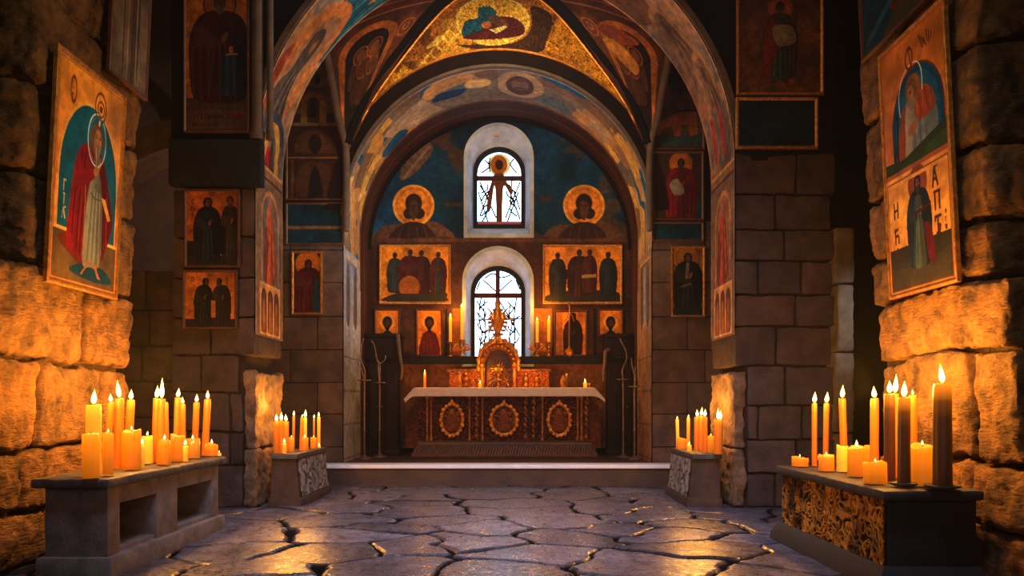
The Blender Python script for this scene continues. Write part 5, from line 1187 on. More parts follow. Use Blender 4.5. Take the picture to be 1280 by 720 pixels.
# retable with a central shrine
YR = 12.86
def retable():
    x0, x1, xc = PX(562, YR), PX(686, YR), PX(623, YR); z1 = PZ(461, YR)
    r = thing('retable', 'gilded altar retable with arched central shrine standing on the white cloth', 'altarpiece', (xc, YR, AT))
    MB().box(x0, x1, YR - .02, YR + .10, AT, z1 - .04, .008).build('body', M['altarwood'], r)
    mb = MB(); mb.box(x0 - .04, x1 + .04, YR - .05, YR + .11, z1 - .05, z1, .012); mb.box(x0 - .02, x1 + .02, YR - .035, YR + .1, AT, AT + .035, .008); mb.build('cornice', M['giltdark'], r)
    c = Cv(124, 24, 2.2); hv = relief_colors(c, hi=(.86, .46, .13), lo=(.38, .12, .04), f=1.6)
    c.grid(lambda X, Y, H: (x0 + X * (x1 - x0) / 124, YR - .025 - H * .014, z1 - .05 - Y * (z1 - .05 - AT) / 24), 'carved_panel', M['relief'], r, height=hv)
    # shrine arch
    def al(rad, y, zb=AT): return [(xc - rad, y, zb), (xc - rad, y, zb + .16), (xc - rad, y, zb + .32)] + [(xc - rad * math.cos(PI * k / 16), y, zb + .36 + rad * 1.25 * math.sin(PI * k / 16)) for k in range(17)] + [(xc + rad, y, zb + .32), (xc + rad, y, zb + .16), (xc + rad, y, zb)]
    mb = MB(); mb.loft([al(.30, YR - .02), al(.30, YR - .12), al(.285, YR - .14), al(.22, YR - .14), al(.20, YR - .11), al(.20, YR - .03)], closed=False); mb.build('shrine_arch', M['giltdark'], r)
    mb = MB(); p = al(.21, YR - .035); mb.add(p, [tuple(range(len(p)))]); mb.build('niche_back', M['altarwood'], r)
    mb = MB()
    for k in range(23):
        a = PI * (k - 2) / 18; px_, pz_ = xc - .29 * math.cos(a), AT + .36 + .365 * math.sin(a) if 0 <= a <= PI else AT + .36 - .06
        mb.ball((px_ - .02 * math.cos(a), YR - .08, pz_ + .02), .042 + .016 * (k % 2), 8, .9, .7, 1.3)
    for k in range(13):
        a = PI * (k + .5) / 13; mb.ball((xc - .25 * math.cos(a), YR - .15, AT + .36 + .31 * math.sin(a)), .02, 8)
    mb.build('leaf_crest', M['gilt'], r)
    for sg in (-1, 1):
        mb = MB(); mb.lathe((xc + sg * .255, YR - .15, AT), [(.04, 0), (.04, .04), (.022, .06), (.026, .2), (.022, .32), (.04, .34), (.04, .38)], 10); mb.build('colonette', M['gilt'], r)
    # the monstrance inside
    mb = MB(); mb.lathe((xc, YR - .08, AT), [(.07, 0), (.07, .015), (.02, .04), (.015, .12), (.03, .14), (.012, .17), (.012, .22)], 14); mb.ball((xc, YR - .08, AT + .31), .075, 14, 1, .3, 1)
    for k in range(14): a = 2 * PI * k / 14; mb.tube([(xc + .07 * math.cos(a), YR - .08, AT + .31 + .07 * math.sin(a)), (xc + .13 * math.cos(a), YR - .08, AT + .31 + .13 * math.sin(a))], [.012, .002], 5)
    mb.build('sunburst_figure', M['brass'], r)
    mb = MB(); mb.tube([(xc + .17 * math.cos(PI * k / 12), YR - .13, AT + .0 + .13 * math.sin(PI * k / 12)) for k in range(13)], .009, 6); mb.build('arched_rail', M['brass'], r)
    for (px, h) in ((583, .2), (599, .17), (657, .2), (671, .19)):
        x = PX(px, YR); mb = MB(); mb.lathe((x, YR - .06, AT + .02), [(.045, 0), (.05, .02), (.03, .06), (.055, h * .55), (.04, h * .8), (.018, h * .86), (.032, h * .95), (.03, h * 1.08), (.004, h * 1.2)], 10); mb.build('saint_figurine', M['gilt'], r)
    # tall crowning ornament in front of the window
    zb = AT + .36 + .30 * 1.25; mb = MB()
    mb.lathe((xc - .01, YR - .06, zb - .03), [(.12, 0), (.08, .05), (.055, .11), (.05, .19), (.075, .25), (.105, .33), (.11, .40), (.09, .48), (.055, .55), (.04, .60), (.055, .645), (.03, .69), (.004, .75)], 12, .06)
    zc = zb + .36
    for k in range(16):
        a = 2 * PI * k / 16; L = .20 if k % 2 else .31; mb.tube([(xc - .01 + .05 * math.cos(a), YR - .06, zc + .05 * math.sin(a)), (xc - .01 + L * math.cos(a), YR - .06, zc + L * math.sin(a) * 1.15)], [.026, .004], 5)
    for k in range(7):
        for sg in (-1, 1): mb.ball((xc - .01 + sg * (.06 + .07 * math.sin(PI * k / 6.)), YR - .07, zb + .12 + .065 * k), .03, 7, 1.3, .6, .8)
    mb.build('crowning_ornament', M['gilt'], r)
retable()

# stone ledge behind the altar
MB().box(PX(503, YW), PX(760, YW), 13.03, YW, PZ(453, YW) - .03, PZ(446, YW), .01).build('trim_27', M['slate'], kind='structure')
LZ = PZ(446, YW)

# ================================================================== CANDLES
def candle(name, label, group, x, y, z, h, r, m='wax', lean=(0, 0), flame=.055, wob=.05, seed=0, drips=0, parent_saucer=None, jar=False, seg=14):
    t = thing(name, label, 'candle', (x, y, z), group); mb = MB(); q = random.Random(seed * 13 + 5)
    squat = h < r * 5
    prof = [(r * 1.02, 0), (r * 1.04, .004)]
    for k in range(1, 9): prof.append((r * (1.03 - .05 * k / 8 + q.uniform(-.02, .02)), h * k / 8.3))
    prof += [(r * (.97 if squat else .9), h * .985), (r * .88, h), (r * .7, h - r * .10), (r * .35, h - r * .22), (.001, h - r * .24)]
    mb.lathe((x, y, z), prof, seg, wob * .5, lean, seed, r * (.28 if squat else .12))
    for k in range(drips):
        a = q.uniform(0, 6.28); L = q.uniform(.2, .6) * min(h, .16); rr_ = r * .98
        mb.tube([(x + rr_ * math.cos(a) + lean[0] * h, y + rr_ * math.sin(a) + lean[1] * h, z + h * .985), (x + rr_ * 1.04 * math.cos(a) + lean[0] * h, y + rr_ * 1.04 * math.sin(a), z + h * .97 - L * .5), (x + rr_ * 1.05 * math.cos(a) + lean[0] * (h - L), y + rr_ * 1.05 * math.sin(a), z + h * .97 - L)], [r * .14, r * .12, r * .17], 6)
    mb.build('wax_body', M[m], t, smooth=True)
    tx, ty, tz = x + lean[0] * h, y + lean[1] * h, z + h
    if jar:
        g = MB(); g.lathe((x, y, z), [(r * 1.12, 0), (r * 1.14, h * .5), (r * 1.14, h * 1.04), (r * 1.06, h * 1.04), (r * 1.06, h * .8)], 16); g.build('glass_jar', M['glassjar'], t, smooth=True)
    w = MB(); w.tube([(tx, ty, tz - r * .24), (tx + .001, ty, tz + .006), (tx + .003, ty, tz + .014)], .0022, 6); w.build('wick', M['wick'], t)
    if flame:
        f = MB(); fr = min(.25 * flame, .017); flame *= 1.12; f.lathe((tx, ty, tz + .004), [(.001, 0), (fr * .55, flame * .08), (fr * .9, flame * .2), (fr, flame * .34), (fr * .82, flame * .52), (fr * .5, flame * .72), (fr * .22, flame * .9), (.0008, flame * 1.03)], 10, 0, (q.uniform(-.12, .12), 0)); f.build('flame', M['flame'], t, smooth=True)
    if parent_saucer:
        s = MB(); s.lathe((x, y, z - .02), [(parent_saucer * .7, 0), (parent_saucer, .012), (parent_saucer, .022), (parent_saucer * .85, .02), (r * .9, .0195)], 20); s.build('saucer', M['slab'], t)
    return t

def stand_candle(px, ytop, Xp, zb, wpx, label, m='wax', name=None, flame=None, lean=0., group=None, seed=0, drips=0, jar=False, saucer=None, depth=0.):
    """candle standing on a surface at height zb, on the line X = Xp running toward the altar"""
    Y = F * Xp / (px - 640.) + depth; zt = PZ(ytop, Y); h = max(zt - zb - (.02 if saucer else 0), .02); r = wpx * Y / F / 2
    nm = name or ('pillar_candle' if r > .028 and h < r * 9 else 'taper_candle')
    fl = flame if flame is not None else (.075 if h > .2 else .03)
    return candle(nm, label, group, Xp if not depth else PX(px, Y), Y, zb + (.02 if saucer else 0), h, r, m, (lean, 0), fl, .06, seed or int(px), drips, saucer, jar)

BZ = .64
G1 = 'candles on the left stone bench'
L1 = [  # column, top row, line across the bench, width, wax, label, flame, lean
    (117, 506, -2.74, 18, 'wax_pale', 'thick pale yellow candle burning tallest at the near end of the left bench', .085, 0., 0),
    (113.5, 542, -2.64, 19, 'wax_squat', 'wide squat orange candle at the near corner of the left bench', 0, 0., 2),
    (135, 541, -2.63, 13, 'wax_squat', 'squat orange candle second along the front of the left bench, beside the near corner one', .02, 0., 2),
    (133.5, 503, -2.82, 7.5, 'wax', 'leaning thin candle second from the near end of the left bench, behind the squat ones', .05, .06, 0),
    (146.5, 498, -2.80, 11, 'wax', 'tall orange candle with a long flame against the lit pier on the left bench', .11, .03, 1),
    (159.5, 500, -2.84, 9.5, 'wax', 'tall leaning candle just past the long flame candle on the left bench', .065, .05, 0),
    (164.5, 538, -2.68, 22, 'wax_squat', 'broad squat candle in the front of the left bench, third squat from the near end', .025, 0., 2),
    (177.5, 556, -2.66, 6, 'wax_pale', 'tiny glowing votive beside the broad squat candle of the left bench', .04, 0., 0),
    (184, 545, -2.82, 13, 'wax_pale', 'pale short candle behind the tiny votive of the left bench', .03, 0., 0),
    (193.5, 498, -2.82, 8.5, 'wax', 'tall orange candle, left one of the trio at the middle of the left bench', .085, .03, 1),
    (200.5, 499, -2.71, 9, 'wax', 'tallest flamed candle, central one of the trio at the middle of the left bench', .14, .02, 1),
    (208.5, 503, -2.88, 6, 'wax', 'slim bent unlit candle, right one of the trio at the middle of the left bench', 0, -.02, 0),
    (205.5, 550, -2.65, 14, 'wax_squat', 'small squat candle in front of the middle trio on the left bench', .035, 0., 2),
    (220, 497, -2.77, 7.5, 'wax', 'tall slender candle, first past the middle trio on the left bench', .065, .03, 0),
    (228.5, 505, -2.82, 6.5, 'wax', 'slender candle with tapered top, second past the middle trio on the left bench', .05, 0., 0),
    (222.5, 544, -2.68, 18, 'wax_squat', 'squat candle at the foot of the two slender ones on the left bench', 0, 0., 2),
    (231.5, 557, -2.62, 7, 'wax_pale', 'bright little votive on the front edge of the left bench', .04, 0., 0),
    (243, 503, -2.80, 7.5, 'wax', 'tall candle behind the glass votive on the left bench', .06, .04, 0),
    (241, 549, -2.72, 15, 'wax_squat', 'short candle in a glass jar toward the far end of the left bench', .03, 0., 0),
    (256, 499, -2.74, 8.5, 'wax', 'last tall candle at the far end of the left bench', .065, .05, 0),
    (265, 555, -2.66, 15, 'wax_squat', 'last squat candle at the far end of the left bench', .035, 0., 2),
    (274, 567, -2.60, 5, 'wax_pale', 'tiny tealight on the far corner of the left bench', .02, 0., 0)]
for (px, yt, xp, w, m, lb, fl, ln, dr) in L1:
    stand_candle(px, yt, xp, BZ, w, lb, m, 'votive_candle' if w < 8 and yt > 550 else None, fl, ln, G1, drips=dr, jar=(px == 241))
CZ = .605
G2 = 'candles on the right stone chest'
L2 = [
    (1000, 572, 2.29, 20, 'wax_squat', 'squat candle at the far corner of the right chest', .02, 0., 2, None),
    (1018, 504, 2.41, 6, 'wax', 'thin straight candle, leftmost tall one on the right chest', .075, 0., 0, None),
    (1032, 504, 2.50, 6.5, 'wax', 'thin straight candle, second tall one from the left on the right chest', .075, .015, 0, None),
    (1033, 569, 2.33, 19, 'wax_squat', 'squat candle beneath the two thin ones on the right chest', .02, 0., 2, None),
    (1055.5, 498, 2.50, 8.5, 'wax', 'candle leaning left with a high flame on the right chest', .085, -.03, 0, None),
    (1053, 557, 2.42, 14, 'wax_pale', 'pale translucent short candle under the leaning one on the right chest', 0, 0., 0, None),
    (1071, 559, 2.36, 22, 'wax_squat', 'medium squat candle near the middle front of the right chest', .04, 0., 1, None),
    (1086, 557, 2.52, 12, 'wax_squat', 'orange candle stub behind the medium squat one on the right chest', 0, 0., 0, None),
    (1094, 578, 2.27, 27, 'wax_squat', 'broad low candle on the front edge of the right chest', .02, 0., 2, None),
    (1093, 498, 2.52, 10, 'wax', 'straight amber candle in the middle of the right chest', .07, 0., 0, None),
    (1112, 492, 2.42, 13, 'wax_dark', 'tall backlit candle, left of the dark pair on the right chest', .07, 0., 0, None),
    (1119, 492, 2.56, 9, 'wax', 'tall candle with the highest flame behind the dark pair on the right chest', .11, 0., 0, None),
    (1130, 497, 2.36, 15, 'wax_dark', 'tall dark backlit candle on a stone saucer, middle of the right chest', .085, 0., 0, .075),
    (1141, 494, 2.60, 10, 'wax', 'orange candle half hidden behind the dark saucer candle on the right chest', .03, 0., 0, None),
    (1153, 557, 2.50, 31, 'wax_squat', 'broad glowing candle between the dark saucer candles on the right chest', .025, 0., 2, None),
    (1178, 480, 2.52, 22, 'wax_dark', 'thickest and tallest backlit candle on a saucer at the near end of the right chest', .10, 0., 0, .10)]
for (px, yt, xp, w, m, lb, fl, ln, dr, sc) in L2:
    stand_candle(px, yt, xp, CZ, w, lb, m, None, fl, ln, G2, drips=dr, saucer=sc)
SZ = .565
G3 = 'candles on the small left block'
L3 = [
    (345.5, 527, -2.575, 7, 'wax', 'leftmost tall candle of the clump on the small left block', .07, 0.), (351.7, 526, -2.505, 6.5, 'wax', 'middle tall candle of the clump on the small left block', .08, 0.),
    (357.5, 527, -2.545, 7, 'wax', 'right tall candle of the clump on the small left block', .07, 0.), (355.5, 554, -2.46, 5, 'wax_pale', 'votive at the foot of the clump on the small left block', .045, 0.),
    (364.5, 547, -2.46, 7, 'wax_squat', 'short stub right of the clump on the small left block', .02, 0.), (366.5, 520, -2.50, 3, 'wax', 'thin taper alone behind the stub on the small left block', .05, .02),
    (376, 522, -2.42, 4, 'wax', 'leaning taper left of the bright one on the small left block', .03, .04), (381.5, 522, -2.45, 4.5, 'wax_pale', 'bright taper with the highest flame on the small left block', .08, 0.),
    (381, 547, -2.38, 9, 'wax_squat', 'squat candle under the bright taper on the small left block', .03, 0.), (392.5, 523, -2.44, 2.6, 'wax', 'thinnest taper near the far end of the small left block', .04, 0.),
    (392, 547, -2.38, 8, 'wax_squat', 'squat candle near the far end of the small left block', .02, 0.), (398.5, 521, -2.40, 4, 'wax_pale', 'last taper at the far end of the small left block', .05, 0.), (399, 558, -2.34, 4, 'wax_pale', 'tealight on the far corner of the small left block', .03, 0.)]
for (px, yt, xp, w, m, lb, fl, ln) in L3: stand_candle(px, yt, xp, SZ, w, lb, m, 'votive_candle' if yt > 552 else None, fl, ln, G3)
G4 = 'candles on the small right block'
L4_ = [
    (847.5, 524, 2.02, 4, 'wax_pale', 'leftmost slim taper on the small right block', .03, -.03), (852.5, 548, 2.02, 15, 'wax_squat', 'squat candle under the slim tapers of the small right block', 0, 0.),
    (860.5, 522, 2.09, 4, 'wax_pale', 'second slim taper from the left on the small right block', .03, 0.), (861.5, 556, 1.99, 6, 'wax_pale', 'votive on the front of the small right block', .03, 0.),
    (871.5, 521, 2.13, 7.5, 'wax', 'left tall candle of the trio on the small right block', .07, 0.), (876.5, 520, 2.16, 7.5, 'wax', 'middle tall candle of the trio on the small right block', .085, 0.), (881, 521, 2.12, 6.5, 'wax', 'right tall candle of the trio on the small right block', .07, 0.),
    (888.5, 545, 2.17, 8, 'wax_squat', 'short candle right of the trio on the small right block', .02, 0.), (897.5, 525, 2.20, 9.5, 'wax', 'thick candle near the pier on the small right block', .11, 0.), (900.5, 525, 2.25, 5, 'wax_dark', 'dark brown candle closest to the pier on the small right block', .09, 0.)]
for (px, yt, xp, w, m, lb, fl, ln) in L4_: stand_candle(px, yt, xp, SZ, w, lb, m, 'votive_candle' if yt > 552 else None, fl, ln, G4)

# altar candlesticks on the ledge
def candlestick(px, ybase, z0, Y, label, ornate):
    x = PX(px, Y); zt = PZ(ybase, Y); h = zt - z0
    t = thing('altar_candlestick', label, 'candlestick', (x, Y, z0), 'brass candlesticks behind the altar')
    mb = MB(); mb.lathe((x, Y, z0), [(.055, 0), (.055, .012), (.03, .03), (.014, .05), (.014, h * .5), (.028, h * .58), (.014, h * .66), (.016, h - .03)], 14); mb.build('stem', M['brass'], t)
    mb = MB(); mb.lathe((x, Y, zt - .03), [(.02, 0), (.06, .016), (.066, .03), (.06, .03), (.02, .018)], 16); mb.build('drip_pan', M['brass'], t)
    if ornate:
        mb = MB()
        for sg in (-1, 1):
            mb.tube(catmull([(x, Y - .02, z0 + .1), (x + sg * .08, Y - .03, z0 + .10), (x + sg * .12, Y - .03, z0 + .17), (x + sg * .06, Y - .03, z0 + .2), (x + sg * .05, Y - .03, z0 + .15)], False, 5), .012, 6)
            for k in range(5): mb.ball((x + sg * (.03 + .025 * k), Y - .04, z0 + .10 + .025 * (k % 3)), .02, 7, 1.2, .6, 1)
        mb.build('scroll_foliage', M['gilt'], t)
    return x, zt
YL = 13.1
for (px, yb, yt, orn, w, lb, lc) in ((563, 427, 396, False, 3.8, 'plain brass candlestick left of the lower window, outer one', 'lit white candle on the outer left altar candlestick'),
        (577, 424, 384, True, 2.8, 'brass candlestick with gilt scrolls at the left edge of the lower window', 'slender lit candle at the left edge of the lower window'),
        (671.5, 428, 401, True, 3.8, 'brass candlestick with gilt scrolls at the right edge of the lower window', 'lit white candle at the right edge of the lower window'),
        (686, 427, 399, False, 4, 'plain brass candlestick right of the lower window, outer one', 'lit white candle on the outer right altar candlestick')):
    x, zt = candlestick(px, yb, LZ, YL, lb, orn)
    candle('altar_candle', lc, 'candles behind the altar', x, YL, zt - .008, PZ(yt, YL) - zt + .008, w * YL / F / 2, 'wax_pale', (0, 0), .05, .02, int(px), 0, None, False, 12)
# hanging lamp in front of the narrow icon
x = PX(712, 13.0); t = thing('hanging_lamp', 'small brass oil lamp hanging from an arrow-tipped rod right of the window', 'lamp', (x, 13.0, PZ(446, 13.0)))
mb = MB(); mb.tube([(x, 13.0, PZ(381, 13.)), (x - .01, 13.0, PZ(436, 13.))], .009, 8); mb.tube(catmull([(x - .09, 13.0, PZ(402, 13.)), (x - .05, 13., PZ(396, 13.)), (x, 13.0, PZ(392, 13.)), (x + .05, 13., PZ(396, 13.)), (x + .07, 13., PZ(402, 13.))], False, 5), .01, 6); mb.lathe((x, 13.0, PZ(384, 13.)), [(.012, 0), (.03, .02), (.004, .08)], 10)
mb.tube([(x, 13.0, PZ(383, 13.)), (x + .03, 13.1, PZ(381, 13.)), (x + .03, YW, PZ(381, 13.))], .008, 6); mb.build('rod', M['brass'], t)
mb = MB(); mb.lathe((x - .005, 13.0, PZ(446, 13.)), [(.02, 0), (.06, .03), (.075, .08), (.06, .12), (.02, .14), (.012, .17)], 14); mb.build('oil_bowl', M['gilt'], t)
# things on the cloth
def gilt_vase(px, label, h, r, nm='gilt_vase', cat='vase', Y=12.62, prof=None):
    x = PX(px, Y); mb = MB(); mb.lathe((x, Y, AT - .006), [(a * r, b * h) for a, b in (prof or [(.8, 0), (.85, .05), (.3, .2), (.9, .5), (1., .65), (.5, .85), (.7, 1.)])], 14)
    o = mb.build(nm, M['gilt'], None, (x, Y, AT - .006)); tag(o, label, cat); return x, Y
gilt_vase(573.5, 'gilt vase with flame-shaped top at the left end of the retable', .27, .055, prof=[(1, 0), (1, .05), (.5, .15), (.9, .4), (.55, .6), (.8, .8), (.2, 1)])
gilt_vase(590, 'small gilt goblet left of the shrine on the altar cloth', .15, .05, 'gilt_goblet', 'goblet')
gilt_vase(704, 'tall pale vase on the altar cloth right of the retable', .20, .05, prof=[(.7, 0), (.9, .3), (1, .5), (.7, .75), (.3, .9), (.35, 1)])
gilt_vase(737, 'tiny gilt cruet at the right end of the altar cloth', .09, .035, 'gilt_cruet', 'cruet')
for (px, yt, w, lb, fl, m) in ((531, 465, 3.2, 'lone slim candle at the left end of the altar cloth', .03, 'wax'), (708, 467, 2.6, 'thin dark candle beside the pale vase on the altar', 0, 'wax_dark'), (731.5, 478, 5, 'small votive candle at the right end of the altar cloth', .05, 'wax_pale'), (600, 479, 4, 'small votive candle in front of the left retable figures', .04, 'wax_pale')):
    Y = 12.56; z0 = AT - .006; candle('altar_candle' if yt < 470 else 'votive_candle', lb, 'candles on the altar cloth', PX(px, Y), Y, z0, PZ(yt, Y) - z0, w * Y / F / 2, m, (0, 0), fl, .05, int(px), 0, None, False, 10)

# ================================================================== CABINETS AND WROUGHT CANDLE STANDS IN THE APSE
def cabinet(x0, x1, label, side):
    Y = 12.75; xa, xb = PX(x0, Y), PX(x1, Y); zt = PZ(417, Y); zd = PZ(447, Y)
    t = thing('cabinet', label, 'cabinet', ((xa + xb) / 2, Y + .15, PLAT))
    mb = MB(); mb.box(xa + .05, xb - .05, Y + .02, Y + .32, PLAT, zd, .01); mb.box(xa + .02, xb - .02, Y - .01, Y + .34, PLAT, PLAT + .10, .015); mb.build('body', M['wood'], t)
    mb = MB(); mb.box(xa, xb, Y - .03, Y + .34, zd, zt - .05, .012); mb.box(xa - .03, xb + .03, Y - .06, Y + .35, zt - .06, zt, .02); mb.box(xa - .02, xb + .02, Y - .05, Y + .34, zd - .03, zd + .03, .015); mb.build('desk_top', M['wood'], t)
    for k in range(2):
        a = xa + .09 + k * (xb - xa - .16) / 2; b = a + (xb - xa - .2) / 2; mb = MB(); mb.box(a, b, Y, Y + .03, PLAT + .16, zd - .08, .008); mb.box(a + .05, b - .05, Y - .012, Y + .02, PLAT + .24, zd - .2, .012)
        d = mb.build('door', M['wood'], t); mb = MB(); mb.ball(((b - .025) if k == 0 else (a + .025), Y - .02, (PLAT + zd) / 2), .014, 10); mb.build('knob', M['giltdark'], d)
    xs = xb if side < 0 else xa; mb = MB()
    mb.tube(catmull([(xs - .04, Y - .07, zt - .02), (xs - .02, Y - .10, zt - .2), (xs + .01, Y - .10, zd - .05), (xs + .03, Y - .09, zd - .2), (xs + .01, Y - .08, zd - .35)] if side < 0 else [(xs + .06, Y - .07, zd + .12), (xs + .0, Y - .1, zd + .08), (xs - .01, Y - .1, zd - .08), (xs - .03, Y - .09, zd - .22), (xs - .03, Y - .08, zd - .38)], False, 5), [.035] * 6 + [.03] * 5 + [.026] * 5 + [.02] * 5, 8); mb.build('carved_bracket', M['rib'], t)
cabinet(447, 501, 'dark wooden cabinet left of the altar', -1)
cabinet(756, 806, 'dark wooden cabinet right of the altar', 1)
def candle_stand(px, ydish, Y, arms, label, hw=.10):
    x = PX(px, Y); zd = PZ(ydish, Y)
    t = thing('candle_stand', label, 'candle stand', (x, Y, PLAT), 'wrought iron candle stands beside the altar')
    mb = MB(); mb.lathe((x, Y, PLAT), [(.12, 0), (.12, .015), (.05, .03), (.02, .06)], 18); mb.build('base', M['iron'], t)
    mb = MB(); mb.lathe((x, Y, PLAT + .05), [(.015, 0), (.015, .35), (.024, .37), (.015, .39), (.015, zd - PLAT - .05)], 10); mb.build('rod', M['iron'], t)
    mb = MB(); mb.lathe((x, Y, zd - .01), [(.02, 0), (hw, .012), (hw, .024), (hw * .9, .02), (.01, .018)], 20); mb.build('drip_tray', M['iron'], t)
    for a in arms:
        mb = MB(); P = catmull([(x, Y, zd)] + [(PX(u, Y), Y - .01, PZ(v, Y)) for u, v in a], False, 6); mb.tube([tuple(p) for p in P], [.013 - .006 * k / len(P) for k in range(len(P))], 8); mb.build('curved_arm', M['iron'], t)
candle_stand(455.5, 476, 11.95, [[(456, 463), (451, 448), (452, 432), (455, 423)], [(452, 462), (447, 452)]], 'left wrought iron candle stand with wavy arms, by the left jamb')
candle_stand(474.5, 479, 12.4, [[(473, 460), (475, 455), (481, 450), (482, 444)], [(474, 458), (471, 448), (468, 432), (464, 425)], [(475, 457), (472, 450)]], 'left wrought iron candle stand with forked top, nearer the altar')
candle_stand(779, 475, 12.35, [[(778, 462), (783, 450), (782, 438), (777, 428), (774, 422)]], 'right wrought iron candle stand with a long curved arm, nearer the altar')
candle_stand(793, 484, 11.9, [[(793, 470), (790, 457), (789, 448)], [(794, 474), (794, 458)]], 'right wrought iron candle stand with a short bent arm, by the right jamb', .09)

# ================================================================== STONE STANDS FOR THE CANDLES
def rough_slab(x0, x1, y0, y1, z0, z1, seed, amp=.015): 
    b = Blocks(); b.add(x0, x1, y0, y1, z0, z1, .02, amp, 5., .025, seed); return b
t = thing('stone_bench', 'pale stone bench with two square openings and a rough dark slab, crowded with candles', 'bench', (-2.78, 6.1, 0))
b = rough_slab(-3.03, -2.53, 5.02, 7.12, .565, .634, 3, .008); b.build('top_slab', M['slab'], kind=None, parent=t)
mb = MB(); x0, x1 = -2.98, -2.575
y = [5.10, 5.20, 5.62, 6.28, 6.80, 6.98]
mb.box(x0, x1, 5.10, 5.26, .12, .57, .012); mb.box(x0, x1, 5.80, 6.16, .12, .57, .008); mb.box(x0, x1, 6.86, 7.02, .12, .57, .012)
mb.box(x0, x1 - .001, 5.2, 6.9, .45, .569, .006); mb.box(x0, x0 + .06, 5.2, 6.9, .12, .57, .004); mb.box(x0 + .03, x1 - .02, 5.2, 6.9, .10, .155, .004)
mb.build('body', M['bench'], t)
MB().box(-3.02, -2.535, 5.06, 7.08, -.03, .125, .02).build('plinth', M['bench'], t)

t = thing('stone_chest', 'dark stone chest with a gilded carved side, crowded with candles by the right pier', 'chest', (2.46, 5.6, 0))
b = rough_slab(2.16, 2.76, 4.66, 6.58, .53, .598, 9, .007); b.build('lid_slab', M['chest'], kind=None, parent=t)
MB().box(2.22, 2.75, 4.73, 6.54, .1, .54, .015).build('body', M['chest'], t)
mb = MB(); mb.loft([[(2.13, 4.65, -.03), (2.78, 4.65, -.03), (2.78, 6.6, -.03), (2.13, 6.6, -.03)], [(2.13, 4.65, .05), (2.78, 4.65, .05), (2.78, 6.6, .05), (2.13, 6.6, .05)], [(2.19, 4.71, .14), (2.76, 4.71, .14), (2.76, 6.56, .14), (2.19, 6.56, .14)]], capa=True, capb=True); mb.build('plinth', M['chest'], t)
c = Cv(180, 39, 2.2)
n1 = c.nz(.05, 2); n2 = c.nz(.10, 2); v = np.abs(np.sin(30 * n1 + 6 * n2)); v2 = np.abs(np.sin(24 * n2 + 9 * n1)); v = np.clip((np.maximum(v, v2) - .84) / .12, 0, 1)
c.put(np.ones(c.X.shape), (.13, .075, .045), .2); c.put(v, (.74, .50, .20), .75); c.blotch((.12, .06, .04), .05, .02, .15, .7); c.noise(.4, .1)
c.grid(lambda X, Y, H: (2.213 - H * .014, 6.52 - X * .0099, .53 - Y * .01), 'carved_panel', M['relief'], t, height=v)

def small_block(x0, x1, y0, y1, side, label):
    t = thing('stone_block', label, 'candle stand', ((x0 + x1) / 2, (y0 + y1) / 2, 0)); f = x1 if side < 0 else x0; e = .05
    b = Blocks(); b.add(x0 - .01, x1 + .03, y0 - .04, y1 + .04, .505, .565, .014, .006, 6, .03, 21); b.build('cap_slab', M['slab'], kind=None, parent=t)
    mb = MB(); mb.loft([[(x0 - (e if side > 0 else 0), y0 - .03, .08), (x1 + (e if side < 0 else 0), y0 - .03, .08), (x1 + (e if side < 0 else 0), y1, .08), (x0 - (e if side > 0 else 0), y1, .08)], [(x0, y0, .51), (x1, y0, .51), (x1, y1, .51), (x0, y1, .51)]], capa=True, capb=True); mb.build('body', M['blockbody'], t)
    MB().box(x0 - (.02 if side < 0 else .08), x1 + (.08 if side < 0 else .02), y0 - .07, y1 + .05, -.03,   .09, .02).build('plinth', M['blockbody'], t)
    c = Cv(1.2, .40, 110, (.58, .53, .48)); n = c.nz(5, 4); v = np.clip((np.abs(np.sin(16 * n)) - .35) / .5, 0, 1); c.put(1 - v, (.34, .29, .26)); c.noise(.25, 6)
    def fn(X, Y, H):
        k = Y / .40; xx = f + (e * k if side < 0 else -e * k) + (H * .012 + .004) * (1 if side < 0 else -1)
        yy = y0 + .03 + X / 1.2 * (y1 - y0 - .06)
        return (xx, yy, .50 - Y)
    c.grid(fn, 'carved_panel', M['relief'], t, height=v)
small_block(-2.59, -2.33, 8.62, 9.95, -1, 'small pale carved stone block with candles by the left middle pier')
small_block(1.95, 2.235, 8.62, 9.75, 1, 'small pale carved stone block with candles by the right middle pier')

# ================================================================== LIGHT
def point(x, y, z, w, col=(1., .42, .09), r=.06, name='candle_light'):
    l = bpy.data.lights.new(name, 'POINT'); l.energy = w; l.color = col; l.shadow_soft_size = r
    o = bpy.data.objects.new(name, l); COL.objects.link(o); o.location = (x, y, z); return o
def area(x, y, z, tx, ty, tz, sx, sy, w, col, name='daylight_fill', spread=180):
    l = bpy.data.lights.new(name, 'AREA'); l.shape = 'RECTANGLE'; l.size = sx; l.size_y = sy; l.energy = w; l.color = col; l.spread = math.radians(spread)
    o = bpy.data.objects.new(name, l); COL.objects.link(o); o.location = (x, y, z)
    o.rotation_euler = (Vector((tx, ty, tz)) - Vector((x, y, z))).to_track_quat('-Z', 'Y').to_euler(); return o
def fill_spot(x, y, z, tx, ty, tz, w, col, ang, blend=.6, r=.1, name='lamp'):  # added fill light without a fixture
    l = bpy.data.lights.new(name, 'SPOT'); l.energy = w; l.color = col; l.spot_size = math.radians(ang); l.spot_blend = blend; l.shadow_soft_size = r
    o = bpy.data.objects.new(name, l); COL.objects.link(o); o.location = (x, y, z)
    o.rotation_euler = (Vector((tx, ty, tz)) - Vector((x, y, z))).to_track_quat('-Z', 'Y').to_euler(); return o
WARM = (1., .41, .055)
K = 2.3
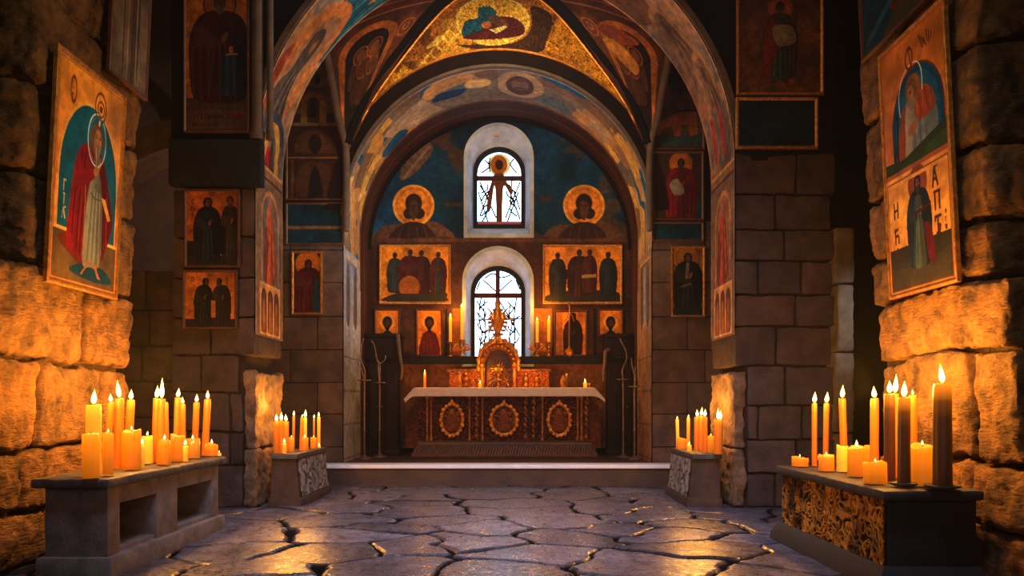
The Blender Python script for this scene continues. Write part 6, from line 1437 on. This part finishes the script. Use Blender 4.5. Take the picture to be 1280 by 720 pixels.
for (x, y, z, w) in ((-2.72, 5.3, 1.28, 26), (-2.74, 5.75, 1.30, 26), (-2.72, 6.25, 1.32, 24), (-2.68, 6.75, 1.26, 12)): point(x, y, z, w * K, WARM)
for (x, y, z, w) in ((2.42, 6.3, 1.22, 12), (2.42, 5.55, 1.28, 24), (2.46, 5.1, 1.30, 24), (2.5, 4.75, 1.36, 14)): point(x, y, z, w * K, WARM)
point(-2.5, 8.75, 1.12, 14 * K, WARM); point(-2.4, 9.4, 1.12, 10 * K, WARM)
point(2.14, 8.9, 1.12, 14 * K, WARM); point(2.06, 9.5, 1.12, 10 * K, WARM)
for px in (563, 577, 671, 686): point(PX(px, 12.9), 12.9, PZ(380, 12.9), 9, WARM, .04)
for px in (531, 600, 660, 732): point(PX(px, 12.45), 12.45, 1.62, 8, WARM, .04)
# unseen spots added to brighten arches, icons and apse; no fixtures there
fill_spot(CX, 9.0, 5.9, -.2, 11.2, 5.0, 380, (1., .70, .34), 120, 1., .25)
fill_spot(1.6, 7.6, 5.2, -2.6, 9.0, 4.3, 420, (1., .80, .60), 75, 1., .3)
fill_spot(-1.9, 7.6, 5.2, 2.3, 9.0, 4.3, 230, (1., .62, .38), 75, 1., .3)
fill_spot(0.9, 9.8, 3.2, -2.2, 12.0, 3.4, 380, (.95, .96, 1.), 60, 1., .3)
fill_spot(-1.2, 9.8, 3.2, 1.9, 12.0, 3.4, 190, (1., .76, .55), 60, 1., .3)
fill_spot(CX, 10.0, 2.6, CX, 12.0, 5.6, 160, (.9, .9, 1.), 70, 1., .3)
fill_spot(1.2, 4.2, 4.6, -3.1, 5.85, 2.75, 330, (1., .74, .42), 44, 1., .15)
fill_spot(-1.2, 3.6, 4.4, 2.75, 5.4, 2.35, 210, (1., .68, .34), 42, 1., .15)
fill_spot(CX, 9.7, 1.9, -2.9, 11.2, 3.9, 60, (1., .74, .48), 50, 1., .2)
fill_spot(CX, 9.7, 1.9, 2.5, 11.2, 3.9, 50, (1., .74, .48), 50, 1., .2)
fill_spot(0, 4.2, 5.4, -3.1, 8.4, 4.7, 110, (1., .68, .38), 26, 1., .2)
fill_spot(0, 4.2, 5.4, 2.85, 8.4, 4.7, 80, (1., .68, .38), 26, 1., .2)
fill_spot(5.3, 8.0, 3.4, 4.1, 10.0, 2.0, 120, (.9, .85, .8), 30, 1., .2)
# unseen dim fill added to brighten the left aisle
point(-4.6, 10.3, 3.6, 30, (1., .45, .22), .15, 'aisle_fill')
# unseen cool fill areas added overhead and behind the visitor for floor and fronts
area(0, 3.6, 6.8, 0, 7.4, 0, 2.6, 2.6, 150, (.60, .70, 1.), spread=56)
area(0, -1.5, 2.6, 0, 8.0, .6, 3.0, 2., 14, (.85, .85, 1.), spread=110)
w = bpy.data.worlds.new('World'); SC.world = w; w.use_nodes = True
w.node_tree.nodes['Background'].inputs[0].default_value = (.20, .24, .34, 1); w.node_tree.nodes['Background'].inputs[1].default_value = .02
vs = w.node_tree.nodes.new('ShaderNodeVolumeScatter'); vs.inputs['Density'].default_value = .0018; vs.inputs['Anisotropy'].default_value = .3
w.node_tree.links.new(vs.outputs[0], w.node_tree.nodes['World Output'].inputs['Volume'])   # thin candle smoke in the air
SC.view_settings.view_transform = 'Standard'; SC.view_settings.look = 'None'; SC.view_settings.exposure = 0.; SC.view_settings.gamma = 1.
SC.cycles.use_denoising = True; SC.cycles.max_bounces = 6; SC.cycles.sample_clamp_indirect = 4.
